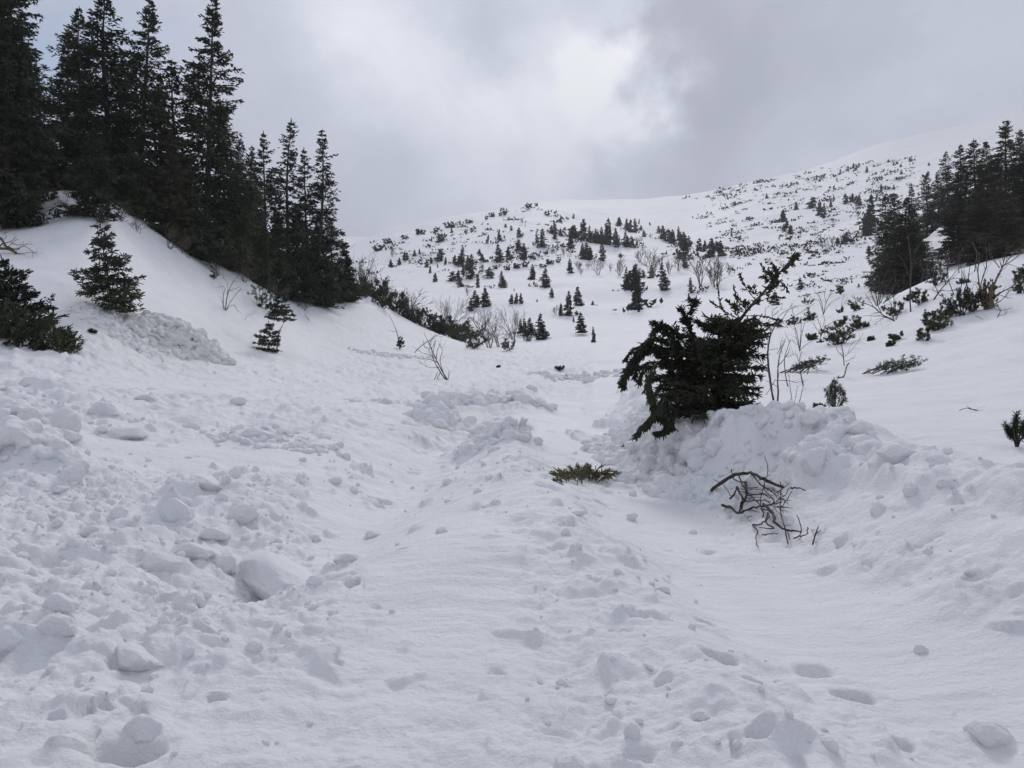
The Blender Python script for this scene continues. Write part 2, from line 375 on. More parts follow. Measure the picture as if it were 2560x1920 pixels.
def height(X, Y):
    """full height of the snow with blocks, pits, banks"""
    X = np.asarray(X, float); Y = np.asarray(Y, float)
    z0 = base_h(X, Y)
    r = np.hypot(X, Y)
    near = 1 - sstep(75, 110, r)
    px, py = proj(X, Y, z0)
    rough = np.zeros_like(z0); smooth = np.zeros_like(z0)
    for a, b, c, d, s in ROUGH:
        rough = np.maximum(rough, s * np.exp(-(((px - a) / c) ** 2 + ((py - b) / d) ** 2)))
    for a, b, c, d, s in SMOOTH:
        smooth = np.maximum(smooth, s * np.exp(-(((px - a) / c) ** 4 + ((py - b) / d) ** 4)))
    slope_free = sstep(760, 860, py)           # untouched snow on the slopes above
    left_slope = (px < 900) & (py < 870)
    plateau = np.zeros_like(z0)
    bd, bs, bp = seg_dist(X, Y, BERM)
    sd = bd * bs
    inside = sstep(0.0, 2.2, sd) * (Y > 0)
    plateau = inside * (px > 1480)
    rough = rough * (1 - 0.92 * smooth) * (1 - plateau)
    rough = np.clip(rough + 0.12 * (1 - smooth) * (1 - plateau) * slope_free, 0, 1) * np.where(Y > 0, 1, 0.3)
    rough = np.maximum(rough, 0.42 * np.exp(-((sd - 0.15) / 0.30) ** 2) * (1 - sstep(0.45, 0.6, bp)) * (bp > 0.02) * (Y > 0))
    # wide undulation
    z = z0 + near * 0.10 * fbm(X / 3.3, Y / 3.3, 3, 5) * (1 - 0.5 * smooth)
    # trough left of the central mound and the mound itself
    td, ts, tp = seg_dist(X, Y, TROUGH)
    wT = 0.75 + 0.5 * tp
    z = z - near * (0.40 * np.exp(-(td / wT) ** 2) - 0.22 * np.exp(-((td * ts - 2.4 * wT) / (1.5 * wT)) ** 2)) * sstep(0, 0.15, tp) * (1 - sstep(0.8, 1, tp))
    pd, ps, pp = seg_dist(X, Y, PATH)
    z = z - near * 0.20 * np.exp(-(pd / 1.15) ** 4) + near * 0.08 * np.exp(-((pd * ps + 1.6) / 0.42) ** 2)
    # ploughed bank
    n1 = fbm(X / 0.9, Y / 0.9, 3, 31)
    sw = sd + 0.28 * n1
    amp = 0.36 + 0.28 * sstep(0.44, 0.62, bp)
    face = (0.45 * sstep(0.0, 1.4, sw) + 0.55 * sstep(0.75, 1.15, sw)) * (1 - sstep(1.5, 3.3, sw))
    berm = amp * face * (0.85 + 0.25 * fbm(X / 1.7, Y / 1.7, 2, 37)) * (1 - sstep(0.985, 1.0, bp))
    b2, s2, p2 = seg_dist(X, Y, BERM2)
    sw2 = b2 * s2 + 0.3 * n1
    berm2 = 0.42 * sstep(-0.2, 1.1, sw2) * (1 - sstep(1.0, 3.2, sw2)) * sstep(0.0, 0.1, p2) * (1 - sstep(0.97, 1, p2)) * (b2 < 3.2)
    z = z + np.maximum(berm, berm2) * near * (Y > 0)
    bface = np.maximum(face * (sw < 2.2) * (0.35 + 0.65 * sstep(0.28, 0.55, bp)), (berm2 > 0.05) * 0.8) * near * (Y > 0)
    bface = np.clip(bface, 0, 1)
    lowface = face * (1 - sstep(0.28, 0.5, bp)) * near * (Y > 0)
    # blocks at several sizes
    m = near
    wx = X + 0.12 * vnoise(X / 0.7, Y / 0.7, 71); wy = Y + 0.12 * vnoise(X / 0.7 + 7, Y / 0.7 - 3, 72)
    L1 = lumps(wx, wy, 1.5, 101, 0.45 * sstep(0.45, 0.9, rough), 0.18, (0.14, 0.36), 0.5, spread=1.5)
    L2 = lumps(wx, wy, 0.8, 151, 0.8 * sstep(0.15, 0.8, rough), 0.14, (0.16, 0.44), 0.5, spread=1.5)
    L3 = lumps(wx, wy, 0.42, 201, 0.9 * rough + 0.06 * (1 - smooth) * (1 - plateau), 0.10, (0.18, 0.46), 0.45, spread=1.8)
    L4 = lumps(wx, wy, 0.21, 241, (0.75 * sstep(0.15, 0.6, rough) + 0.1) * (1 - smooth) * (1 - plateau) * (1 - sstep(14, 24, r)), 0.05, (0.18, 0.46), 0.5, spread=2.2)
    bil = (np.abs(vnoise(wx / 0.62 + 3, wy / 0.5, 81)) - 0.3) * 0.11 + (np.abs(vnoise(wx / 0.27, wy / 0.23 + 5, 82)) - 0.3) * 0.045 * (1 - sstep(18, 40, r)) + (np.abs(vnoise(X / 0.12, Y / 0.11, 83)) - 0.3) * 0.034 * (1 - sstep(9, 16, r)) + (np.abs(vnoise(X / 0.055, Y / 0.05, 86)) - 0.3) * 0.014 * (1 - sstep(6, 10, r))
    z = z + m * bil * np.clip(rough * 1.1 + 0.10 * (1 - smooth) * (1 - plateau) * slope_free, 0, 1)
    z = z + m * bface * ((np.abs(vnoise(wx / 0.5, wy / 0.4, 84)) - 0.3) * 0.30 + (np.abs(vnoise(wx / 0.2, wy / 0.18, 85)) - 0.3) * 0.12)
    blk = np.maximum(np.maximum(L1, L2), L3) + 0.3 * np.minimum(L1, L2) + 0.7 * L4
    B1 = lumps(wx * 1.0, wy, 0.62, 301, 0.8 * bface + 0.3 * lowface, 0.16, (0.3, 0.62), 0.35, spread=2.2)
    B2 = lumps(wx, wy, 0.30, 331, 0.8 * bface + 0.5 * lowface, 0.09, (0.3, 0.62), 0.4, spread=2.5)
    z = z + m * (blk + np.maximum(B1, B2) * (0.55 + 0.45 * bface))
    # pits and footprints
    pit = lumps(wx + 40, wy + 13, 0.9, 401, 0.5 * (1 - smooth) * (1 - plateau) * slope_free, 0.16, (0.07, 0.16), 0.3, spread=3.1)
    pit2 = lumps(wx - 20, wy + 31, 0.38, 421, (0.35 * sstep(0.1, 0.4, rough) + 0.12) * (1 - smooth) * (1 - plateau) * slope_free, 0.07, (0.1, 0.24), 0.3, spread=3.1)
    z = z - m * np.maximum(pit, pit2)
    for mx_, my_, mr, mh in MOUNDS:
        z = z + mh * np.exp(-(((X - mx_) ** 2 + (Y - my_) ** 2) / mr ** 2) ** 1.4)
    for mx_, my_, mr, mh in PITS:
        q = np.hypot(X - mx_ + 0.25 * mr * n1, (Y - my_) * 1.3 + 0.3 * mr * n1) / mr
        z = z - mh * (1 - sstep(0.55, 1.35, q)) + 0.15 * mh * np.exp(-((q - 1.9) / 0.6) ** 2)
    for dx_, dy_, da, db, dh, ct, st in DRIFTS:
        k_ = (np.abs(X - dx_) < 4 * da + 4 * db) & (np.abs(Y - dy_) < 4 * da + 4 * db)
        if not k_.any(): continue
        rx = X[k_] - dx_; ry = Y[k_] - dy_
        p = (rx * ct + ry * st) / da + 0.18 * vnoise(X[k_] / 0.3, Y[k_] / 0.3, 77); q = (-rx * st + ry * ct) / db
        bump = dh * np.clip(1 - np.abs(p / 1.25) ** 2.2, 0, 1) * sstep(-0.5, 0.4, q) * np.clip(1 - (q - 0.2) / 3.4, 0, 1) ** 1.6
        scoop = 0.22 * dh * np.exp(-(p / 1.0) ** 2 - ((q + 1.15) / 0.5) ** 2)
        z[k_] = np.maximum(z[k_], z[k_] * 0.55 + 0.45 * (z[k_] + bump)) + 0.55 * bump - scoop
    # fine relief
    z = z + m * (0.022 + 0.034 * rough) * fbm(X / 0.33, Y / 0.33, 4, 11, 0.55) * (1 - 0.8 * smooth) * (1 - 0.7 * plateau) * np.clip(slope_free + 0.25, 0, 1)
    z = z + m * 0.012 * rough * (1 - sstep(8, 20, r)) * fbm(X / 0.06, Y / 0.06, 2, 19)
    z = z + m * 0.008 * fbm(X / 0.5, Y / 0.12, 2, 41)
    # far relief
    far = sstep(90, 160, r)
    z = z + far * (0.9 * fbm(X / 30, Y / 30, 4, 61, 0.5))
    return z, rough, bface

DRIFTS = []      # x, y, half width, half depth, height, cos, sin of the snow drifted behind each block

# polar sheets of snow centred under the viewer
def ring_mesh(name, radii, azs, closed, mat, drop=0.0):
    R, A = np.meshgrid(radii, azs, indexing='ij')
    X = R * np.sin(A); Y = R * np.cos(A)
    Z, rough, bf = height(X, Y)
    if drop:
        Z = Z - drop * (1 - sstep(radii[0], radii[0] * 1.25, R))
    n, m = R.shape
    V = np.stack([X, Y, Z], -1).reshape(-1, 3)
    idx = np.arange(n * m).reshape(n, m)
    if closed:
        nx = np.roll(idx, -1, axis=1)
        q = np.stack([idx[:-1], nx[:-1], nx[1:], idx[1:]], -1).reshape(-1, 4)
    else:
        q = np.stack([idx[:-1, :-1], idx[:-1, 1:], idx[1:, 1:], idx[1:, :-1]], -1).reshape(-1, 4)
    q = q[:, ::-1]
    faces = [q]
    me = mesh_np(name, V, faces, mat, smooth=True)
    at = me.attributes.new('dirt', 'FLOAT', 'POINT')
    px, py = proj(X, Y, Z)
    dirt = DIRT(px, py) * (Y > 0) * (R < 60)
    at.data.foreach_set('value', dirt.astype(np.float32).ravel())
    o = link(bpy.data.objects.new(name, me))
    return o, (R, A, Z)

def DIRT(px, py):
    return np.clip(0.45 * np.exp(-(((px - 470) / 170) ** 2 + ((py - 875) / 60) ** 2)) + 0.5 * np.exp(-(((px - 300) / 160) ** 2 + ((py - 835) / 35) ** 2))
                   + 0.5 * np.exp(-(((px - 1120) / 110) ** 2 + ((py - 1050) / 40) ** 2)) + 0.35 * np.exp(-(((px - 1240) / 120) ** 2 + ((py - 1000) / 40) ** 2)), 0, 1)

# ------------------------------------------------------------------ materials
def new_mat(name):
    m = bpy.data.materials.new(name)
    m.use_nodes = True
    nt = m.node_tree
    return m, nt, nt.nodes['Principled BSDF']

def snow_material():
    m, nt, p = new_mat("snow")
    L = nt.links.new
    tc = nt.nodes.new('ShaderNodeTexCoord')
    geo = nt.nodes.new('ShaderNodeNewGeometry')
    n1 = nt.nodes.new('ShaderNodeTexNoise'); n1.inputs['Scale'].default_value = 1.3; n1.inputs['Detail'].default_value = 5
    L(geo.outputs['Position'], n1.inputs['Vector'])
    r1 = nt.nodes.new('ShaderNodeValToRGB')
    r1.color_ramp.elements[0].position = 0.3; r1.color_ramp.elements[0].color = (0.765, 0.772, 0.782, 1)
    r1.color_ramp.elements[1].position = 0.7; r1.color_ramp.elements[1].color = (0.825, 0.828, 0.832, 1)
    L(n1.outputs['Fac'], r1.inputs[0])
    at = nt.nodes.new('ShaderNodeAttribute'); at.attribute_name = 'dirt'
    n2 = nt.nodes.new('ShaderNodeTexNoise'); n2.inputs['Scale'].default_value = 3.5; n2.inputs['Detail'].default_value = 8; n2.inputs['Roughness'].default_value = 0.7
    L(geo.outputs['Position'], n2.inputs['Vector'])
    mm = nt.nodes.new('ShaderNodeMath'); mm.operation = 'MULTIPLY'
    L(at.outputs['Fac'], mm.inputs[0]); L(n2.outputs['Fac'], mm.inputs[1])
    mx = nt.nodes.new('ShaderNodeMix'); mx.data_type = 'RGBA'
    L(mm.outputs[0], mx.inputs[0]); L(r1.outputs[0], mx.inputs[6]); mx.inputs[7].default_value = (0.58, 0.57, 0.50, 1)
    L(mx.outputs[2], p.inputs['Base Color'])
    p.inputs['Roughness'].default_value = 0.75
    p.inputs['Specular IOR Level'].default_value = 0.25
    n3 = nt.nodes.new('ShaderNodeTexNoise'); n3.inputs['Scale'].default_value = 26; n3.inputs['Detail'].default_value = 6; n3.inputs['Roughness'].default_value = 0.65
    L(geo.outputs['Position'], n3.inputs['Vector'])
    n4 = nt.nodes.new('ShaderNodeTexNoise'); n4.inputs['Scale'].default_value = 5.0; n4.inputs['Detail'].default_value = 4
    mp = nt.nodes.new('ShaderNodeMapping'); mp.inputs['Scale'].default_value = (0.6, 1.8, 1.0)
    L(geo.outputs['Position'], mp.inputs[0]); L(mp.outputs[0], n4.inputs['Vector'])
    b1 = nt.nodes.new('ShaderNodeBump'); b1.inputs['Strength'].default_value = 0.8; b1.inputs['Distance'].default_value = 0.032
    b2 = nt.nodes.new('ShaderNodeBump'); b2.inputs['Strength'].default_value = 0.4; b2.inputs['Distance'].default_value = 0.05
    L(n3.outputs['Fac'], b1.inputs['Height']); L(n4.outputs['Fac'], b2.inputs['Height'])
    L(b2.outputs[0], b1.inputs['Normal']); L(b1.outputs[0], p.inputs['Normal'])
    return m

SNOW = snow_material()
SNOW_CLOD = SNOW


# ------------------------------------------------------------------ where the single blocks lie (their drifts shape the ground)
def hit_full(px, py, lo, hi):
    u = (px - 1280) / F; v = (960 - py) / F
    Ys = np.linspace(lo, hi, 700)
    zz = height(u * Ys, Ys)[0]
    g = zz - (EYE + v * Ys)
    k = int(np.argmax(g > 0)) if (g > 0).any() else int(np.argmax(g / Ys))
    return np.array([u * Ys[k], Ys[k], zz[k]])

def ray(px, py, Y):
    return np.array([(px - 1280) / F * Y, Y, EYE + (960 - py) / F * Y])

BL = [
    (690, 1468, 560, 90, -62, 'long upright snow slab tilting toward the camera, largest block of the debris'),
    (425, 1300, 79, 60, 10, 'big rounded snow block with a dark undercut left of the smooth hollow'),
    (445, 1250, 96, 53, -8, 'broad snow block touching the long one behind it'),
    (512, 1226, 132, 38, -45, 'long low snow block behind the broad one'),
    (216, 1341, 58, 34, 5, 'small rounded snow block between the wedge and the big undercut one'),
    (392, 1436, 105, 53, -15, 'large snow block shaped like a boot left of the long slab'),
    (468, 1396, 92, 38, -5, 'flat snow block just above the boot-shaped one'),
    (560, 1424, 49, 37, 30, 'round snow block between the flat one and the long slab'),
    (330, 1672, 140, 51, -35, 'long curved snow block low in the left foreground'),
    (125, 1614, 92, 56, -6, 'dark-based snow block near the left edge, right one of a pair'),
    (15, 1628, 96, 68, 10, 'snow block cut by the left edge, left one of a pair'),
    (135, 1560, 80, 41, 0, 'rounded snow block above the pair at the left edge'),
    (350, 1860, 92, 53, -10, 'hollowed snow block at the bottom of the left foreground'),
    (170, 1203, 52, 39, 25, 'pointed snow wedge standing up right of the left cluster'),
    (862, 1418, 61, 27, -12, 'snow block with yellowish underside at the edge of the debris'),
    (822, 1433, 31, 29, 30, 'small upright snow block left of the yellowish one'),
    (525, 1354, 73, 29, 0, 'low snow block above the long slab'),
    (292, 1292, 42, 29, -15, 'small snow block between two holes left of the big undercut one'),
    (600, 1308, 73, 44, -20, 'snow block with sharp crest right of the big undercut one'),
    (248, 1036, 73, 39, -28, 'slanting snow block far out on the left debris'),
    (640, 1098, 96, 36, -12, 'long snow ledge far out left of the smooth hollow'),
    (150, 1098, 73, 34, -12, 'snow ledge overhanging a smooth drift at the left'),
    (300, 1094, 96, 25, 4, 'low snow ledge across the left debris'),
    (1580, 1304, 26, 22, 0, 'snowball lying alone at the edge of the path'),
    (1450, 1292, 35, 18, 10, 'small snow lump on the ridge left of the snowball'),
    (2490, 1880, 100, 60, -10, 'big snow block in the lower right corner of the photo'),
    (2305, 1636, 35, 25, 20, 'small fin of snow standing on the smooth path'),
    (1240, 1262, 26, 15, 0, 'lone little snow lump on the central mound'),
    (1425, 1182, 38, 15, 0, 'flat snow lump left of the fallen olive bough'),
    (2050, 1180, 49, 72, 8, 'upright pillar of snow on the lumpy bank'),
    (2260, 1150, 96, 48, -20, 'snow block breaking out of the bank at the right'),
    (1090, 1010, 79, 30, -4, 'large flat cap block on top of the angular heap'),
    (70, 960, 52, 22, -6, 'snow block with shaded side at the far left of the debris'),
    (590, 1010, 38, 17, 0, 'small snow block far out on the left debris, beside lumps'),
    (360, 1000, 52, 15, -15, 'low snow block beyond the slanting one'),
    (1330, 975, 29, 15, 0, 'pale angular block on the far debris, left of two'),
    (1470, 955, 31, 17, 0, 'pale angular block on the far debris, right of two'),
    (1900, 1225, 79, 43, -12, 'snow block sticking out of the bank above the branch tangle'),
    (1750, 1160, 61, 37, 10, 'rounded clod bulging from the middle of the bank'),
    (780, 1350, 35, 18, 0, 'small snow lump on the edge of the smooth hollow'),
    (930, 1345, 44, 22, -10, 'snow lump in the trough left of the central mound'),
    (1120, 1210, 35, 17, 0, 'snow lump at the head of the trough'),
    (1660, 1480, 35, 13, 0, 'little snow clod on the ridge between mound and path'),
]

BLP = []
for px, py, w, h, rot, lab in BL:
    P = hit_full(px, py, 2.6, 45); u = P[1] / F
    W = w * u; H = h * u
    dp = W * 0.13 if w > 500 else max(W * 0.34, H * 0.5)
    if w > 500: P[1] -= dp * 0.8
    BLP.append((P[0], P[1] + dp * 0.8, P[2], W / 2, dp, H, math.radians(rot)))
for (x, y, z, a, b, h, r_), q in zip(BLP, BL):
    if 'snowball' in q[5] or 'fin of snow' in q[5] or 'pillar' in q[5]: continue
    DRIFTS.append((x, y, a, b, h * (0.35 if 'largest block' in q[5] else 0.72), math.cos(r_), math.sin(r_)))

# ------------------------------------------------------------------ ground
def az_list(fov, nin, nout):
    a = np.linspace(-fov, fov, nin)
    b = np.linspace(fov, 2 * math.pi - fov, nout + 2)[1:-1]
    return np.concatenate([a, b])

_rn = np.concatenate([[0.02, 0.8, 1.6], np.exp(np.linspace(math.log(2.4), math.log(22), 540)), np.exp(np.linspace(math.log(22), math.log(100), 220))[1:]])
ground, _gg = ring_mesh("snow_ground", _rn, az_list(math.radians(40), 850, 70), True, SNOW)
props(ground, kind='structure')
_rf = np.exp(np.linspace(math.log(94), math.log(1550), 210))
hill, _hg = ring_mesh("hill", _rf, az_list(math.radians(40), 400, 60), True, SNOW, drop=0.6)
props(hill, kind='structure')

# ------------------------------------------------------------------ plant materials
def plain_mat(name, c1, c2, scale=6.0, rough=0.7, spec=0.2):
    m, nt, p = new_mat(name)
    geo = nt.nodes.new('ShaderNodeNewGeometry')
    oi = nt.nodes.new('ShaderNodeObjectInfo')
    n = nt.nodes.new('ShaderNodeTexNoise'); n.inputs['Scale'].default_value = scale; n.inputs['Detail'].default_value = 3
    nt.links.new(geo.outputs['Position'], n.inputs['Vector'])
    ad = nt.nodes.new('ShaderNodeMath'); ad.operation = 'MULTIPLY_ADD'
    nt.links.new(oi.outputs['Random'], ad.inputs[0]); ad.inputs[1].default_value = 0.35
    sb = nt.nodes.new('ShaderNodeMath'); sb.operation = 'SUBTRACT'; sb.inputs[1].default_value = 0.17
    nt.links.new(n.outputs['Fac'], sb.inputs[0]); nt.links.new(sb.outputs[0], ad.inputs[2])
    r = nt.nodes.new('ShaderNodeValToRGB')
    r.color_ramp.elements[0].position = 0.32; r.color_ramp.elements[0].color = (*c1, 1)
    r.color_ramp.elements[1].position = 0.68; r.color_ramp.elements[1].color = (*c2, 1)
    nt.links.new(ad.outputs[0], r.inputs[0])
    nt.links.new(r.outputs[0], p.inputs['Base Color'])
    p.inputs['Roughness'].default_value = rough
    p.inputs['Specular IOR Level'].default_value = spec
    return m

NEEDLE = plain_mat("spruce_needles", (0.020, 0.029, 0.017), (0.062, 0.070, 0.036), 1.6)
NEEDLE_DARK = plain_mat("dark_needles", (0.018, 0.023, 0.014), (0.040, 0.044, 0.024), 5)
PINE = plain_mat("pine_needles", (0.030, 0.045, 0.024), (0.070, 0.085, 0.040), 7)
BROWN_NEEDLE = plain_mat("brown_needles", (0.050, 0.040, 0.020), (0.105, 0.080, 0.036), 8)
DRYGREEN = plain_mat("fallen_needles", (0.050, 0.055, 0.025), (0.110, 0.100, 0.045), 12)
BARK = plain_mat("bark", (0.035, 0.029, 0.026), (0.080, 0.070, 0.062), 14, 0.85)
TWIG = plain_mat("bare_twigs", (0.060, 0.048, 0.042), (0.130, 0.108, 0.095), 9, 0.8)
TWIG_DARK = plain_mat("dark_twigs", (0.040, 0.033, 0.030), (0.085, 0.070, 0.062), 9, 0.8)
DRIFT_DARK = plain_mat("torn_branches", (0.030, 0.024, 0.019), (0.10, 0.078, 0.060), 30, 0.8)
DRIFT = plain_mat("weathered_wood", (0.11, 0.085, 0.06), (0.24, 0.19, 0.135), 20, 0.8)

# ------------------------------------------------------------------ plant geometry
def unit(v):
    return v / np.maximum(np.linalg.norm(v, axis=-1, keepdims=True), 1e-9)

class Geo:
    def __init__(s):
        s.V = []; s.T = []; s.Q = []; s.mt = []; s.mq = []; s.n = 0
    def kites(s, P0, P1, w, rng, mat=0, mid=0.42, cross=False):
        P0 = np.asarray(P0, float).reshape(-1, 3); P1 = np.asarray(P1, float).reshape(-1, 3)
        if not len(P0): return
        d = unit(P1 - P0)
        side = unit(np.cross(d, rng.normal(size=d.shape)))
        w = np.broadcast_to(np.asarray(w, float), (len(P0),))[:, None]
        for k in range(2 if cross else 1):
            M = P0 + (P1 - P0) * mid
            A = M + side * w / 2; B = M - side * w / 2
            b = s.n + np.arange(len(P0)) * 4
            s.V.append(np.stack([P0, A, P1, B], 1).reshape(-1, 3)); s.n += 4 * len(P0)
            s.T.append(np.stack([b, b + 1, b + 2], -1)); s.T.append(np.stack([b, b + 2, b + 3], -1))
            s.mt += [np.full(2 * len(P0), mat)]
            side = np.cross(d, side)
    def spindles(s, P0, P1, w, rng, mat=0, mid=0.3):
        """closed three-sided spindles: a twig with its sleeve of needles"""
        P0 = np.asarray(P0, float).reshape(-1, 3); P1 = np.asarray(P1, float).reshape(-1, 3)
        if not len(P0): return
        d = unit(P1 - P0); a = unit(np.cross(d, rng.normal(size=d.shape))); c = np.cross(d, a)
        w = np.broadcast_to(np.asarray(w, float), (len(P0),))[:, None] / 2
        M = P0 + (P1 - P0) * mid; M2 = P0 + (P1 - P0) * 0.8
        rings = [P0 + 0 * a] + [M + w * (math.cos(t) * a + math.sin(t) * c) for t in (0, 2.09, 4.19)] + [M2 + 0.75 * w * (math.cos(t) * a + math.sin(t) * c) for t in (0, 2.09, 4.19)] + [P1]
        b = s.n + np.arange(len(P0)) * 8
        s.V.append(np.stack(rings, 1).reshape(-1, 3)); s.n += 8 * len(P0)
        T = []; Q = []
        for k in range(3):
            k2 = (k + 1) % 3
            T.append(np.stack([b, b + 1 + k2, b + 1 + k], -1)); T.append(np.stack([b + 7, b + 4 + k, b + 4 + k2], -1))
            Q.append(np.stack([b + 1 + k, b + 1 + k2, b + 4 + k2, b + 4 + k], -1))
        s.T += T; s.Q += Q
        s.mt += [np.full(6 * len(P0), mat)]; s.mq += [np.full(3 * len(P0), mat)]
    def tubes(s, P0, P1, r0, r1, sides=3, mat=0):
        P0 = np.asarray(P0, float).reshape(-1, 3); P1 = np.asarray(P1, float).reshape(-1, 3)
        if not len(P0): return
        d = unit(P1 - P0)
        up = np.where(np.abs(d[:, 2:3]) > 0.9, np.array([[1.0, 0, 0]]), np.array([[0, 0, 1.0]]))
        a = unit(np.cross(d, up)); c = np.cross(d, a)
        r0 = np.broadcast_to(np.asarray(r0, float), (len(P0),))[:, None]; r1 = np.broadcast_to(np.asarray(r1, float), (len(P0),))[:, None]
        ring = []
        for P, r in ((P0, r0), (P1, r1)):
            for k in range(sides):
                t = 2 * math.pi * k / sides
                ring.append(P + r * (math.cos(t) * a + math.sin(t) * c))
        b = s.n + np.arange(len(P0)) * 2 * sides
        s.V.append(np.stack(ring, 1).reshape(-1, 3)); s.n += 2 * sides * len(P0)
        for k in range(sides):
            k2 = (k + 1) % sides
            s.Q.append(np.stack([b + k, b + k2, b + sides + k2, b + sides + k], -1))
        s.mq += [np.full(sides * len(P0), mat)]
    def chain(s, pts, rads, sides=6, mat=0):
        """one continuous tapering tube along points"""
        pts = np.asarray(pts, float); n = len(pts)
        d = unit(np.gradient(pts, axis=0))
        up = np.array([0.13, 0.27, 0.95]); a = unit(np.cross(d, np.where(np.abs(d @ up)[:, None] > 0.93, np.array([[1.0, 0.1, 0]]), up[None])))
        c = np.cross(d, a); r = np.asarray(rads, float)[:, None]
        ring = np.stack([pts + r * (math.cos(2 * math.pi * k / sides) * a + math.sin(2 * math.pi * k / sides) * c) for k in range(sides)], 1)
        b = s.n
        s.V.append(ring.reshape(-1, 3)); s.n += n * sides
        i = np.arange(n - 1)[:, None] * sides; k = np.arange(sides)[None]; k2 = (k + 1) % sides
        q = np.stack([b + i + k, b + i + k2, b + i + sides + k2, b + i + sides + k], -1).reshape(-1, 4)
        s.Q.append(q); s.mq += [np.full(len(q), mat)]
        e = b + (n - 1) * sides
        t = np.array([[e, e + j, e + j + 1] for j in range(1, sides - 1)]); s.T.append(t)
        s.mt += [np.full(len(t), mat)]
    def mesh(s, name, mats, smooth=False):
        V = np.concatenate(s.V)
        if name == 'spruce_crown' or name == 'small_spruce':
            V[:, 2] = np.where(V[:, 2] < 0.06, 0.06 + (V[:, 2] - 0.06) * 0.12, V[:, 2])
        f = []; mi = []
        if s.T: f.append(np.concatenate(s.T)); mi.append(np.concatenate(s.mt))
        if s.Q: f.append(np.concatenate(s.Q)); mi.append(np.concatenate(s.mq))
        return mesh_np(name, V, f, mats, np.concatenate(mi), smooth)

